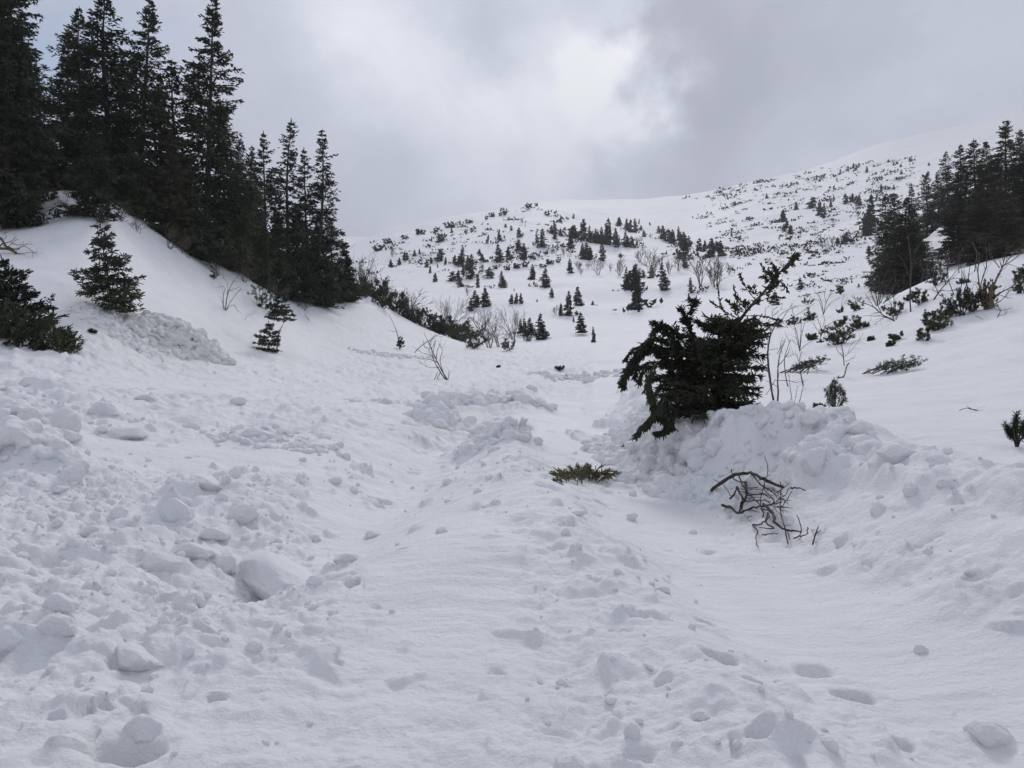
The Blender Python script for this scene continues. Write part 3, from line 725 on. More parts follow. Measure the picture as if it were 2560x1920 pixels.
def spruce_geo(seed, H, R, whorls, per, sec_gap, tw, tww, droop=0.35, hang=0.5, low=0.03, prof=0.85, thin=0.0, leader=0.02,
               spind=False, trunk_r=None, bend=0.0, tert=3, ragged=0.3, dead=0.0, bare_side=None, twist=0.0):
    """spruce of height H, crown radius R. returns wood geometry, crown geometry"""
    rng = np.random.default_rng(seed)
    wood = Geo(); crown = Geo()
    tr = trunk_r or H * 0.012
    hs = np.linspace(0, 1, 12)
    bx = bend * H * hs ** 2 + 0.006 * H * np.sin(hs * 7 + seed)
    tp = np.stack([bx, 0.006 * H * np.cos(hs * 5 + seed), hs * H], -1)
    wood.chain(tp, tr * (1 - hs) ** 0.9 + 0.004 * max(H / 8, 0.5), 7, 0)
    t = []
    for k in range(whorls):
        tt = low + (1 - low) * (k + rng.uniform(-0.25, 0.25)) / whorls
        t += [tt + rng.uniform(-0.25, 0.25) / whorls for _ in range(per + rng.integers(-1, 2))]
    t = np.clip(np.array(t), low, 0.995)
    keep = rng.random(len(t)) > thin * np.sin(np.clip(t, 0, 1) * 3.1)
    t = t[keep]; n = len(t)
    phi = rng.uniform(0, 2 * math.pi, n)
    L = R * ((1 - t) ** prof) * (1 - 0.35 * np.exp(-(t / 0.09))) * (1 - ragged + ragged * 1.35 * rng.random(n))
    # clumped irregular outline
    L *= 1 + 0.22 * np.sin(phi * 2 + t * 17 + seed) * ragged / 0.3
    if bare_side is not None:
        L *= 1 - 0.7 * np.clip(np.cos(phi - bare_side), 0, 1)
    L = np.maximum(L, 0.03 * R)
    tan0 = np.where(t > 0.85, 0.7, np.where(t > 0.6, 0.25, 0)) + (-droop) * (1 - t) ** 1.2 + rng.normal(0, 0.09, n)
    c2 = 0.30 * (1 - t) * droop / 0.35 + rng.normal(0, 0.06, n)
    B0 = np.stack([np.interp(t, hs, tp[:, 0]), np.interp(t, hs, tp[:, 1]), t * H], -1)
    rad = np.stack([np.cos(phi), np.sin(phi), np.zeros(n)], -1)
    tang = np.stack([-np.sin(phi), np.cos(phi), np.zeros(n)], -1)
    curl = rng.normal(0, 0.10, n)
    def bp(i, s_):
        return B0[i] + (L[i] * s_)[:, None] * rad[i] + (L[i] * s_ ** 2 * curl[i])[:, None] * tang[i] + np.stack([0 * s_, 0 * s_, L[i] * (tan0[i] * s_ + c2[i] * s_ ** 2)], -1)
    ai = np.arange(n)
    segs = 4
    br = 0.012 * L + 0.003
    for k in range(segs):
        crown.tubes(bp(ai, np.full(n, k / segs)), bp(ai, np.full(n, (k + 1) / segs)), br * (1 - k / segs) + 0.002, br * (1 - (k + 1) / segs) + 0.002, 3, 1)
    # side sprays
    cnt = np.maximum(2, (L / sec_gap).astype(int))
    i = np.repeat(ai, cnt * 2)
    s_ = rng.uniform(0.03, 1.0, len(i)) ** 0.85
    sd = np.where(rng.random(len(i)) < 0.5, 1.0, -1.0)
    tws = tw * (0.45 + 0.55 * sstep(0.0, 0.5, 1 - t[i]))
    l2 = (0.42 * L[i] * (1 - s_) + tws * 0.5) * rng.uniform(0.5, 1.15, len(i))
    d2 = unit(rad[i] * 0.75 + tang[i] * (sd * 0.85)[:, None] + np.stack([0 * s_, 0 * s_, -hang * (1 - t[i]) + 0.12 + rng.normal(0, 0.15, len(i))], -1))
    b2 = bp(i, s_)
    m = l2 > tw * 0.7
    crown.tubes(b2[m], (b2 + d2 * l2[:, None])[m], 0.0035, 0.0015, 3, 1)
    make = crown.spindles if spind else crown.kites
    for k in range(tert + 1):
        f = rng.uniform(0, 1, len(i)) if k < tert else np.ones(len(i))
        if k and k < tert:
            mm = l2 > tw * 0.45 * k
        else:
            mm = np.ones(len(i), bool)
        p = b2 + d2 * (l2 * f)[:, None]
        side = unit(np.cross(d2, rng.normal(size=d2.shape)))
        dd = unit(d2 * (1.0 if k == tert else 0.75) + side * (0.25 if k == tert else 0.75) + np.array([0, 0, -0.45 * hang]) * (1 - t[i])[:, None])
        ln = tws * rng.uniform(0.6, 1.25, len(i))
        make((p)[mm], (p + dd * ln[:, None])[mm], tww * rng.uniform(0.7, 1.2, mm.sum()), rng, 0)
    # sleeves of needles along the limbs themselves
    for k in range(3):
        s0 = rng.uniform(0.2, 1.0, n * 2); ii = np.tile(ai, 2)
        p = bp(ii, s0); q = bp(ii, np.minimum(s0 + tw / np.maximum(L[ii], 0.01), 1.0)) + rng.normal(0, tw * 0.12, (len(ii), 3))
        mm = np.linalg.norm(q - p, axis=1) > tw * 0.3
        make(p[mm], q[mm], tww, rng, 0)
    tipd = unit(bp(ai, np.ones(n)) - bp(ai, np.full(n, 0.9)))
    make(bp(ai, np.full(n, 0.97)), bp(ai, np.ones(n)) + tipd * (tw * (0.35 + 0.5 * (1 - t)))[:, None], tww, rng, 0)
    # leader
    top = tp[-1]
    make(np.array([top - [0, 0, tw]]), np.array([top + [0, 0, tw * 1.2]]), tww, rng, 0)
    return wood, crown

def tuft(g, P, D, r, n, rng, w, mat=0):
    """tufts of pine needles at points P pointing along D"""
    P = np.repeat(P, n, axis=0); D = np.repeat(D, n, axis=0)
    v = rng.normal(size=P.shape)
    d = unit(unit(v) * 0.95 + D * 0.75)
    back = D * (rng.uniform(-0.9, 0.15, len(P)) * r)[:, None]
    g.kites(P + back, P + back + d * (r * rng.uniform(0.6, 1.05, len(P)))[:, None], w, rng, mat, 0.5)

def pine_geo(seed, W, H, stems=9, tr=0.09, needles=26, nw=0.012, lean=(0, 0), wood_r=0.018, fill=5, upright=0.5):
    rng = np.random.default_rng(seed)
    g = Geo()
    TP = []; TD = []
    for k in range(stems):
        ph = 2 * math.pi * (k + rng.uniform(-0.4, 0.4)) / stems
        rr = W / 2 * rng.uniform(0.25, 1.0); hh = H * rng.uniform(0.5, 1.0) * (1.1 - 0.5 * (rr / (W / 2)) ** 2)
        n = 6; s = np.linspace(0, 1, n)
        out = rr * s ** (0.6 + 0.5 * upright)
        pts = np.stack([math.cos(ph) * out + lean[0] * s * H, math.sin(ph) * out + lean[1] * s * H, hh * (0.25 * s + 0.75 * s ** 1.9) - 0.05], -1)
        pts[1:-1] += rng.normal(0, 0.05 * H, (n - 2, 3)) * 0.5
        g.chain(pts, wood_r * (1 - 0.75 * s) * max(H, 0.5), 4, 1)
        TP.append(pts[-1]); TD.append(unit(pts[-1] - pts[-2] + [0, 0, 0.3 * H]))
        for j in range(fill):
            f = rng.uniform(0.35, 1.0); q = np.array([np.interp(f, s, pts[:, c]) for c in range(3)])
            d = unit(rng.normal(size=3) * [1, 1, 0.5] + np.array([math.cos(ph) * 0.4, math.sin(ph) * 0.4, 0.7]))
            ln = rng.uniform(0.12, 0.32) * max(H, 0.35 * W)
            e = q + d * ln
            e[2] = max(e[2], 0.03)
            mid = (q + e) / 2 + rng.normal(0, 0.02, 3)
            g.chain([q, mid, e], [wood_r * 0.4 * max(H, .5), wood_r * 0.3 * max(H, .5), wood_r * 0.2 * max(H, .5)], 3, 1)
            TP.append(e); TD.append(unit(d + [0, 0, 0.4]))
            if rng.random() < 0.6:
                TP.append(mid + d * 0.02); TD.append(d)
    tuft(g, np.array(TP), np.array(TD), tr, needles, rng, nw)
    return g

def bare_geo(seed, H, spread=0.5, stems=5, depth=3, r0=0.02, kids=3, lean=(0, 0), wig=0.12, rmin=0.003, base_w=0.08, forward=0.75):
    rng = np.random.default_rng(seed)
    g = Geo()
    def grow(p, d, ln, r, lv):
        n = 5; pts = [p]; dd = d.copy()
        for k in range(n):
            dd = unit(dd + rng.normal(0, wig, 3) + np.array([0, 0, 0.05]))
            pts.append(pts[-1] + dd * ln / n)
        s = np.linspace(0, 1, n + 1)
        rr = np.maximum(r * (1 - 0.65 * s), rmin)
        g.chain(pts, rr, 5 if lv == depth else 3, 0)
        if lv > 0:
            for j in range(kids + rng.integers(0, 2)):
                f = rng.uniform(0.25, 0.95); q = np.array([np.interp(f, s, np.array(pts)[:, c]) for c in range(3)])
                nd = unit(dd * forward + unit(rng.normal(size=3)) * 0.6 + np.array([0, 0, 0.12]))
                grow(q, nd, ln * rng.uniform(0.35, 0.65), max(r * (1 - 0.6 * f) * 0.6, rmin), lv - 1)
    for k in range(stems):
        ph = rng.uniform(0, 2 * math.pi); sp = spread * rng.uniform(0.3, 1.0)
        d = unit(np.array([math.cos(ph) * sp + lean[0], math.sin(ph) * sp + lean[1], 1.0]))
        grow(np.array([math.cos(ph) * base_w * rng.random(), math.sin(ph) * base_w * rng.random(), -0.08]), d, H * rng.uniform(0.55, 0.85), r0 * rng.uniform(0.6, 1.1), depth)
    return g

# ------------------------------------------------------------------ placing
def hit(px, py, ymin=2.3, ymax=1500):
    """point of the snow seen at that place of the photograph (within a range of distances)"""
    u = (px - 1280) / F; v = (960 - py) / F
    Ys = np.exp(np.linspace(math.log(ymin), math.log(ymax), 2500))
    g = base_h(u * Ys, Ys) - (EYE + v * Ys)
    k = int(np.argmax(g > 0)) if (g > 0).any() else int(np.argmax(g / Ys))
    Y = Ys[k]; X = u * Y
    return X, Y

def ground_z(X, Y):
    return float(height(np.array([X]), np.array([Y]))[0][0])

class Kind:
    """a thing with its parts: the first use places the original, later uses copy it"""
    def __init__(s, name, cat, parts, H):
        s.name = name; s.cat = cat; s.parts = parts; s.H = H     # parts: [(part name or None, mesh)]
    def put(s, X, Y, z, sc, rotz, label, group=None, tilt=(0, 0), sx=1.0, kind=None):
        if len(s.parts) == 1 and s.parts[0][0] is None:
            o = link(bpy.data.objects.new(s.name, s.parts[0][1]))
        else:
            o = link(bpy.data.objects.new(s.name, None))
            o.empty_display_size = 0.2
            for nm, me in s.parts:
                c = link(bpy.data.objects.new(nm, me)); c.parent = o
        o.location = (X, Y, z)
        o.rotation_euler = (Matrix.Rotation(tilt[1], 3, 'Y') @ Matrix.Rotation(tilt[0], 3, 'X') @ Matrix.Rotation(rotz, 3, 'Z')).to_euler()
        o.scale = (sc * sx, sc * sx, sc)
        props(o, label, s.cat, group, kind)
        return o

ORD = "first second third fourth fifth sixth seventh eighth ninth tenth eleventh twelfth thirteenth fourteenth fifteenth sixteenth seventeenth eighteenth nineteenth".split()
TENS = {2: "twent", 3: "thirt", 4: "fort", 5: "fift", 6: "sixt"}
def ordinal(n):
    if n <= 19: return ORD[n - 1]
    t, u = divmod(n, 10)
    return TENS[t] + ("ieth" if u == 0 else "y-" + ORD[u - 1])

# ------------------------------------------------------------------ tree models
NEEDLE_BROWN = plain_mat('brownish_spruce_needles', (0.032, 0.030, 0.020), (0.078, 0.068, 0.042), 1.8)
def spruce_kind(seed, split=True, mat=None, **kw):
    w, c = spruce_geo(seed, **kw)
    if split:
        return Kind('spruce_tree', 'spruce', [('trunk', w.mesh('spruce_trunk', [BARK], True)), ('crown', c.mesh('spruce_crown', [mat or NEEDLE, BARK]))], kw['H'])
    off = c.n
    c.V += w.V; c.Q += [q + off for q in w.Q]; c.mq += [m + 1 for m in w.mq]; c.T += [t + off for t in w.T]; c.mt += [m + 1 for m in w.mt]
    c.n += w.n
    return Kind('spruce_tree', 'spruce', [(None, c.mesh('small_spruce', [NEEDLE, BARK]))], kw['H'])

TALL = [spruce_kind(11, H=16, R=2.5, whorls=60, per=6, sec_gap=0.17, tw=0.34, tww=0.11, droop=0.5, hang=0.8, low=0.03, prof=0.74, thin=0.10, tert=2, ragged=0.5, bend=0.01),
        spruce_kind(12, H=16, R=2.3, whorls=58, per=6, sec_gap=0.17, tw=0.34, tww=0.11, droop=0.55, hang=0.9, low=0.04, prof=0.68, thin=0.14, tert=2, ragged=0.6, bend=-0.01),
        spruce_kind(13, mat=NEEDLE_BROWN, H=15, R=2.9, whorls=52, per=7, sec_gap=0.18, tw=0.36, tww=0.12, droop=0.4, hang=0.7, low=0.02, prof=0.8, thin=0.05, tert=2, ragged=0.5)]
SLIM = [spruce_kind(21, H=12, R=1.6, whorls=48, per=6, sec_gap=0.17, tw=0.28, tww=0.10, droop=0.5, hang=0.8, low=0.04, prof=0.68, thin=0.2, tert=2, ragged=0.6, bend=0.01),
        spruce_kind(22, H=12, R=1.4, whorls=48, per=5, sec_gap=0.17, tw=0.28, tww=0.10, droop=0.7, hang=1.0, low=0.04, prof=0.62, thin=0.25, tert=2, ragged=0.7)]
BUSHY = [spruce_kind(31, H=6, R=2.0, whorls=28, per=7, sec_gap=0.15, tw=0.30, tww=0.09, droop=0.4, hang=0.6, low=0.02, prof=0.85, thin=0.0, tert=2, ragged=0.4)]
MID = [spruce_kind(41, H=7, R=1.25, whorls=24, per=7, sec_gap=0.22, tw=0.40, tww=0.2, droop=0.2, hang=0.3, low=0.02, prof=0.8, tert=2, ragged=0.55),
       spruce_kind(42, H=7, R=1.5, whorls=22, per=7, sec_gap=0.22, tw=0.40, tww=0.2, droop=0.15, hang=0.3, low=0.02, prof=0.75, tert=2, ragged=0.65),
       spruce_kind(43, H=7, R=1.1, whorls=24, per=6, sec_gap=0.22, tw=0.40, tww=0.2, droop=0.3, hang=0.4, low=0.02, prof=0.7, tert=2, thin=0.05, ragged=0.7)]
FAR = [spruce_kind(51, False, H=6, R=1.2, whorls=16, per=6, sec_gap=0.35, tw=0.5, tww=0.34, droop=0.15, hang=0.3, low=0.02, prof=0.8, tert=2, ragged=0.6),
       spruce_kind(52, False, H=6, R=1.6, whorls=15, per=6, sec_gap=0.35, tw=0.5, tww=0.34, droop=0.1, hang=0.2, low=0.02, prof=0.7, tert=2, ragged=0.7),
       spruce_kind(53, False, H=6, R=1.0, whorls=15, per=6, sec_gap=0.35, tw=0.5, tww=0.34, droop=0.2, hang=0.3, low=0.02, prof=0.7, tert=2, thin=0.1, ragged=0.6),
       spruce_kind(54, False, H=6, R=1.9, whorls=12, per=6, sec_gap=0.35, tw=0.6, tww=0.36, droop=0.05, hang=0.2, low=0.02, prof=0.6, tert=2, ragged=0.7)]

def one(name, cat, g, mats, H):
    return Kind(name, cat, [(None, g.mesh(name, mats))], H)

DW = [one('dwarf_pine', 'dwarf pine', pine_geo(61 + k, 1.6, 0.9, stems=9, tr=0.13, needles=16, nw=0.035, fill=5), [PINE, BARK], 0.9) for k in range(4)]
DWFAR = [one('dwarf_pine', 'dwarf pine', pine_geo(71 + k, 2.0, 1.0, stems=6, tr=0.30, needles=9, nw=0.17, fill=2), [NEEDLE_DARK, BARK], 1.0) for k in range(4)]
BARE = [one('bare_shrub', 'bare shrub', bare_geo(81 + k, 2.0, spread=0.55, stems=7, depth=2, r0=0.022, kids=4, rmin=0.006), [TWIG], 2.0) for k in range(4)]
BAREFAR = [one('bare_shrub', 'bare shrub', bare_geo(91 + k, 4.5, spread=0.6, stems=7, depth=2, r0=0.06, kids=4, rmin=0.022, base_w=0.3), [TWIG], 4.5) for k in range(4)]

# ------------------------------------------------------------------ spruces of the wood on the left bank
RNG = random.Random(7)
def put_px(kd, px, Y, hpx, label, group=None, width=None, tilt=(0, 0), rot=None, sink=0.1, kind=None):
    """base stands where the sight line at column px reaches distance Y; hpx is its height in the photograph"""
    X = (px - 1280) / F * Y
    z = ground_z(X, Y)
    Hm = hpx / F * Y
    sc = Hm / kd.H
    return kd.put(X, Y, z - sink, sc, RNG.uniform(0, 6.28) if rot is None else rot, label, group, tilt, sx=width or 1.0, kind=kind)

G_LEFT = 'tall spruces of the wood on the left bank'
# px, distance, top row in the photograph, kind, width factor, label
LEFTWOOD = [
    (-90, 36, -330, TALL[2], 0.9, 'huge brown-shadowed spruce cut by the left edge of the photo, tallest of all'),
    (15, 35.5, -200, TALL[0], 0.85, 'broad dark spruce just inside the left edge, its skirt reaching the snow'),
    (-10, 38, -150, TALL[2], 0.85, 'dark spruce hidden behind the broad spruce at the left edge'),
    (70, 45, 30, TALL[1], 1.1, 'dark spruce filling the gap right of the leftmost spruces'),
    (160, 47, 75, TALL[0], 1.15, 'spruce with a low blunt top standing left of the twin-topped spruce'),
    (262, 43, -25, TALL[1], 1.3, 'tall spruce under the blue gap in the cloud, second pointed top from left'),
    (205, 46, 20, TALL[1], 1.1, 'narrow spruce leaning against the left side of the tall pointed one'),
    (352, 45, -12, TALL[0], 1.05, 'tall open-branched spruce, third pointed top from the left'),
    (300, 48, 230, TALL[2], 1.1, 'mid-height spruce between the second and third pointed tops'),
    (235, 34.6, 320, BUSHY[0], 1.1, 'bushy low spruce at the brow with brownish drooping skirt'),
    (440, 47, 150, SLIM[0], 1.3, 'thin pale-twigged spruce just left of the highest spruce of the right half'),
    (405, 48, 190, SLIM[1], 1.3, 'thin straggly spruce behind the pale-twigged one'),
    (330, 43, 360, BUSHY[0], 0.95, 'dark bushy spruce under the tall open-branched one'),
    (425, 45, 330, TALL[2], 0.9, 'wide dark spruce filling the lower wood beside the bare trunk'),
    (520, 48, -8, TALL[0], 1.02, 'highest slender-topped spruce, its bare trunk standing at the snow edge'),
    (560, 50, 260, TALL[1], 1.1, 'dark spruce pressed to the right side of the highest slender one'),
    (480, 46, 420, BUSHY[0], 1.0, 'low spruce at the foot of the highest slender one'),
    (600, 62, 345, TALL[2], 0.9, 'spruce farther back whose dark rounded top shows right of the highest one'),
    (625, 58, 362, TALL[0], 0.9, 'small-topped spruce farther back beside the rounded dark top'),
    (585, 51, 430, BUSHY[0], 0.9, 'low bushy spruce at the wood edge below the rounded dark tops'),
    (664, 56, 335, SLIM[0], 1.15, 'slim pale-topped spruce, first of the four pointed tops by the sky'),
    (640, 54, 470, BUSHY[0], 0.85, 'low dark spruce left of the slim pale-topped one'),
    (715, 58, 303, SLIM[1], 1.35, 'slim spruce with layered branches, second of the four pointed tops by sky'),
    (768, 62, 375, SLIM[0], 1.2, 'shorter spruce wedged between the two layered slim spruces'),
    (795, 61, 322, SLIM[1], 1.25, 'layered spruce standing last but one at the right end of the wood'),
    (745, 59, 500, BUSHY[0], 0.95, 'low bushy spruce under the layered slim spruces'),
    (690, 57, 520, BUSHY[0], 0.9, 'low dark spruce at the snow edge below the slim spruces'),
    (800, 62, 530, BUSHY[0], 0.8, 'low bushy spruce under the last layered spruce of the wood'),
    (830, 66, 540, SLIM[0], 1.3, 'small feathery spruce ending the wood at its right corner'),
    (865, 72, 602, MID[0], 1.1, 'little spruce just beyond the right corner of the wood'),
]
for px, Y, top, kd, w, lab in LEFTWOOD:
    if 100 < px < 840: Y *= 1.05
    if top < 50: w *= 1.15
    if kd is BUSHY[0]: w *= 0.85
    X = (px - 1280) / F * Y
    zb = ground_z(X, Y)
    base_py = 960 - F * (zb - EYE) / Y
    put_px(kd, px, Y, base_py - top, lab, G_LEFT, width=w * (kd.H / ((base_py - top) / F * Y)) ** 0.35, tilt=(RNG.uniform(-.02, .02), RNG.uniform(-.02, .03)))

# ------------------------------------------------------------------ wood on the right
G_RIGHT = 'spruces of the wood on the right slope'
RIGHTWOOD = [
    (2215, 88, 478, 1.0, TALL[1], 'outermost slim spruce at the left edge of the right-hand wood'),
    (2238, 80, 478, 1.15, TALL[0], 'dark pointed spruce in front of the right-hand wood'),
    (2262, 74, 485, 1.0, TALL[2], 'broad spruce whose foot stands lowest of the right-hand wood'),
    (2290, 96, 520, 0.9, TALL[0], 'grey-green spruce standing above the lowest broad spruce'),
    (2300, 72, 585, 0.9, BUSHY[0], 'low bushy spruce tucked against the lowest broad spruce'),
    (2285, 110, 455, 0.9, SLIM[0], 'slim spruce above the snow hump, first of the upper row'),
    (2318, 120, 430, 0.95, TALL[1], 'spruce of the upper row above the snow hump'),
    (2345, 122, 425, 0.95, TALL[0], 'spruce with shaggy top in the middle of the upper row'),
    (2370, 124, 375, 0.9, TALL[1], 'taller spruce ending the upper row above the snow hump'),
    (2398, 100, 358, 1.0, TALL[0], 'steeple-shaped spruce rising right of the upper row'),
    (2395, 78, 470, 1.15, TALL[2], 'dark spruce whose skirt meets the snow brow right of the hump'),
    (2440, 82, 345, 1.1, TALL[1], 'broad spruce left of the highest tops in the right-hand wood'),
    (2470, 95, 345, 1.0, TALL[2], 'spruce behind the broad one with a blunt top'),
    (2455, 72, 450, 1.1, TALL[2], 'low dark spruce closing the gap above the brow'),
    (2515, 86, 294, 1.15, TALL[0], 'highest spruce of the right-hand wood with twin spires'),
    (2545, 90, 320, 1.0, TALL[1], 'spruce leaning on the right side of the highest twin-spired one'),
    (2510, 70, 440, 1.15, TALL[2], 'wide low spruce standing before the highest one'),
    (2580, 75, 300, 1.2, TALL[0], 'spruce cut by the right edge of the photo'),
    (2640, 80, 240, 1.2, TALL[2], 'tall spruce beyond the right edge of the photo'),
]
for px, Y, top, w, kd, lab in RIGHTWOOD:
    w *= 1.3
    X = (px - 1280) / F * Y
    zb = ground_z(X, Y)
    hp = 960 - F * (zb - EYE) / Y - top
    put_px(kd, px, Y, hp, lab, G_RIGHT, width=w * (kd.H / (hp / F * Y)) ** 0.3, tilt=(RNG.uniform(-.02, .02), RNG.uniform(-.02, .02)), sink=0.3)

# ------------------------------------------------------------------ scattered spruces of the hill
# x, foot, height in two enlarged views of the photograph
Z3 = [(560,685,60),(628,645,55),(665,615,70),(690,612,60),(745,598,50),(785,588,40),(880,497,40),(940,505,70),(965,495,60),(1040,420,40),(1152,422,30),(1325,492,55),(1417,483,70),(1465,385,30),(1510,415,40),(1570,465,75),(1568,550,85),(1610,620,130),(1605,447,25),(1620,378,15),(1898,330,45),(2002,312,40),(1825,430,65),(1856,420,85),(1903,445,65),(1856,470,60),(1755,530,140),(1715,500,80),(1980,525,95),(2000,455,100),(878,642,50),(945,630,95),(990,660,60),(1063,660,65),(1118,640,110),(1110,685,80),(848,705,65),(870,750,55),(930,700,30),(907,808,70),(1045,800,75),(1090,790,80),(1190,775,190),(1165,720,120),(1132,730,60),(1260,592,50),(1285,650,60),(1415,648,135),(1490,625,100),(1343,768,85),(1245,865,115),(1443,858,130),(1680,788,120),(1975,730,110),(1778,860,145),(1110,845,60),(1533,895,20),(1230,1030,130),(1190,1050,100),(1310,1030,145),(1510,1018,75),(1548,1015,80),(1587,1015,80),(1830,943,70),(1905,1085,95),(1962,1085,195),(2040,1015,150),(2155,990,35),(2062,1210,155),(2165,1280,120),(2005,1130,50),(1715,985,25),(2030,1080,35),(1620,1235,140),(1655,1225,130),(1585,1215,110),(1740,1262,200),(1785,1255,60)]
Z4 = [(525,615,130),(490,610,115),(550,620,100),(655,630,150),(620,490,110),(690,500,200),(645,480,120),(760,520,150),(605,480,110),(575,480,90),(545,482,130),(495,470,170),(425,450,100),(780,360,70),(840,390,90),(870,415,100),(910,415,110),(840,520,120),(885,525,90),(940,350,40),(955,390,40),(980,455,50),(1025,365,25),(1095,410,60),(1130,480,110),(1165,490,90),(1205,500,110),(1255,490,110),(1290,540,150),(1275,520,120),(1310,600,160),(1340,520,90),(1310,690,110),(1265,620,60),(1410,555,100),(1455,565,90),(1505,615,150),(1550,560,80),(1590,610,120),(1035,765,110),(975,755,60),(1138,890,210),(900,895,200),(860,890,150),(830,890,170),(925,1035,330),(1352,893,120),(1337,957,65),(795,600,35),(1670,445,60),(2180,245,60),(2080,330,90),(2110,385,60)]
Z5 = [(685,860,60),(600,920,120),(630,945,120),(305,970,100),(315,1035,60),(370,1050,70),(410,880,60),(538,870,90),(710,785,30),(800,830,80),(850,810,70),(905,840,75),(990,1055,230),(960,1050,170),(1000,1000,240),(1080,720,70),(1050,765,40),(1185,700,40),(1000,800,60),(180,780,40),(760,590,40),(970,575,50),(1140,495,30),(1240,540,25),(1243,590,30),(1310,485,30),(990,1230,80),(800,1130,90),(740,1125,50),(450,1490,90),(985,1470,60),(905,1480,30),(760,1530,60),(1070,1440,90),(245,1620,100),(1460,530,25),(1790,365,25)]
K = 3.16
pts = [(800 + x / K, 450 + y / K, h / K, 'm') for x, y, h in Z3] + [(1300 + x / K, 450 + y / K, h / K, 'm') for x, y, h in Z4] + [(1860 + x / K, 250 + y / K, h / K, 'r') for x, y, h in Z5]
bands = {}
SKIRT = []
for p in pts:
    if p[3] == 'r':
        b = 'right far slope, upper part' if p[1] < 500 else ('right far slope, middle part' if p[1] < 600 else 'right far slope, lower part')
    else:
        b = 'middle hill, near its crest' if p[1] < 560 else ('middle hill, above its midline' if p[1] < 610 else ('middle hill, on its middle' if p[1] < 680 else ('middle hill, lower part' if p[1] < 760 else 'foot of the middle hill')))
    bands.setdefault(b, []).append(p)
for b, lst in bands.items():
    lst.sort()
    for n, (px, py, h, _) in enumerate(lst):
        X, Y = hit(px, py, 88, 800)
        kd = RNG.choice(MID) if h > 34 else RNG.choice(FAR)
        size = 'tall' if h > 45 else ('small' if h < 18 else ('stubby' if h < 26 else 'mid-sized'))
        Hm = h / F * Y
        z = ground_z(X, Y)
        kd.put(X, Y, z - 0.03 * Hm, Hm * 1.06 / kd.H, RNG.uniform(0, 6.28), f'{size} dark spruce, {ordinal(n + 1)} from left on the {b}',
               'spruces scattered over the ' + ('right far slope' if 'right' in b else 'middle hill'), (RNG.uniform(-.07, .07), RNG.uniform(-.09, .09)), sx=RNG.uniform(0.8, 1.65))
        SKIRT.append((X, Y, z, Hm))

# ------------------------------------------------------------------ dwarf pines of the far slopes
def inpoly(x, y, poly):
    c = False; n = len(poly)
    for i in range(n):
        x1, y1 = poly[i]; x2, y2 = poly[i - 1]
        if (y1 > y) != (y2 > y) and x < (x2 - x1) * (y - y1) / (y2 - y1) + x1: c = not c
    return c

def scatter(poly, n, clump, rng):
    out = []
    xs = [p[0] for p in poly]; ys = [p[1] for p in poly]
    while len(out) < n:
        cx, cy = rng.uniform(min(xs), max(xs)), rng.uniform(min(ys), max(ys))
        if not inpoly(cx, cy, poly): continue
        for _ in range(rng.randint(1, clump)):
            x, y = cx + rng.gauss(0, 16), cy + rng.gauss(0, 4)
            y -= (x - cx) * 0.35 * (1 if cx > 1750 else 0.3)
            if inpoly(x, y, poly): out.append((x, y))
    return out[:n]

R2 = random.Random(3)
far_sets = [([(1700, 480), (1860, 452), (2080, 415), (2300, 395), (2340, 470), (2200, 560), (2140, 640), (2060, 700), (1900, 660), (1800, 640), (1760, 560)], 165, 6, 'right far slope'),
            ([(880, 620), (1000, 572), (1200, 535), (1330, 515), (1420, 540), (1480, 620), (1300, 680), (1100, 690), (900, 690)], 60, 4, 'middle hill'),
            ([(1740, 640), (1850, 650), (2080, 720), (2160, 740), (2100, 790), (1950, 760), (1800, 700)], 12, 2, 'right far slope')]
for poly, n, cl, nm in far_sets:
    for x, y in scatter(poly, n, cl, R2):
        X, Y = hit(x, y, 100, 800)
        kd = R2.choice(DWFAR)
        Hm = R2.uniform(6, 15) * (1.3 if y > 520 else 0.8) / K * 0.9 / F * Y
        kd.put(X, Y, ground_z(X, Y) - 0.1 * Hm, Hm / kd.H * 0.9, R2.uniform(0, 6.28), f'tiny dark dwarf pine poking through the snow of the {nm}', f'dwarf pines dotted over the {nm}', sx=R2.uniform(1.0, 2.0))
# the finest scrub, too small and too many to tell apart
scrub = Geo()
for poly, n in ((far_sets[0][0], 900), (far_sets[1][0], 420), ([(1640, 560), (1800, 600), (2140, 630), (2190, 700), (2100, 770), (1900, 750), (1700, 700)], 200)):
    pp = scatter(poly, n, 9, R2)
    rgs = np.random.default_rng(12)
    for x, y in pp:
        X, Y = hit(x, y, 100, 800); z = float(base_h(X, Y)); sz = (1.8 + 8.0 * rgs.random() ** 2.2) / F * Y
        k_ = 10
        c = np.array([X, Y, z]) + rgs.normal(0, 1, (k_, 3)) * [sz * 0.8, sz * 0.8, sz * 0.12] + [0, 0, sz * 0.15]
        scrub.kites(c, c + unit(rgs.normal(size=(k_, 3)) + [0, 0, 0.8]) * sz * 0.9, sz * 0.6, rgs, 0)
for X, Y, z, Hm in SKIRT:
    for _ in range(rgs.integers(0, 5)):
        dx, dy = rgs.normal(0, Hm * 0.4, 2); sz = Hm * rgs.uniform(0.12, 0.34)
        k_ = 14; zz = float(base_h(X + dx, Y + dy))
        c = np.array([X + dx, Y + dy, zz]) + rgs.normal(0, 1, (k_, 3)) * [sz * 0.8, sz * 0.6, sz * 0.25] + [0, 0, sz * 0.3]
        scrub.kites(c, c + unit(rgs.normal(size=(k_, 3)) + [0, 0, 0.8]) * sz * 0.8, sz * 0.4, rgs, 0)
o = link(bpy.data.objects.new('dwarf_pine_scrub', scrub.mesh('dwarf_pine_scrub', [NEEDLE_DARK])))
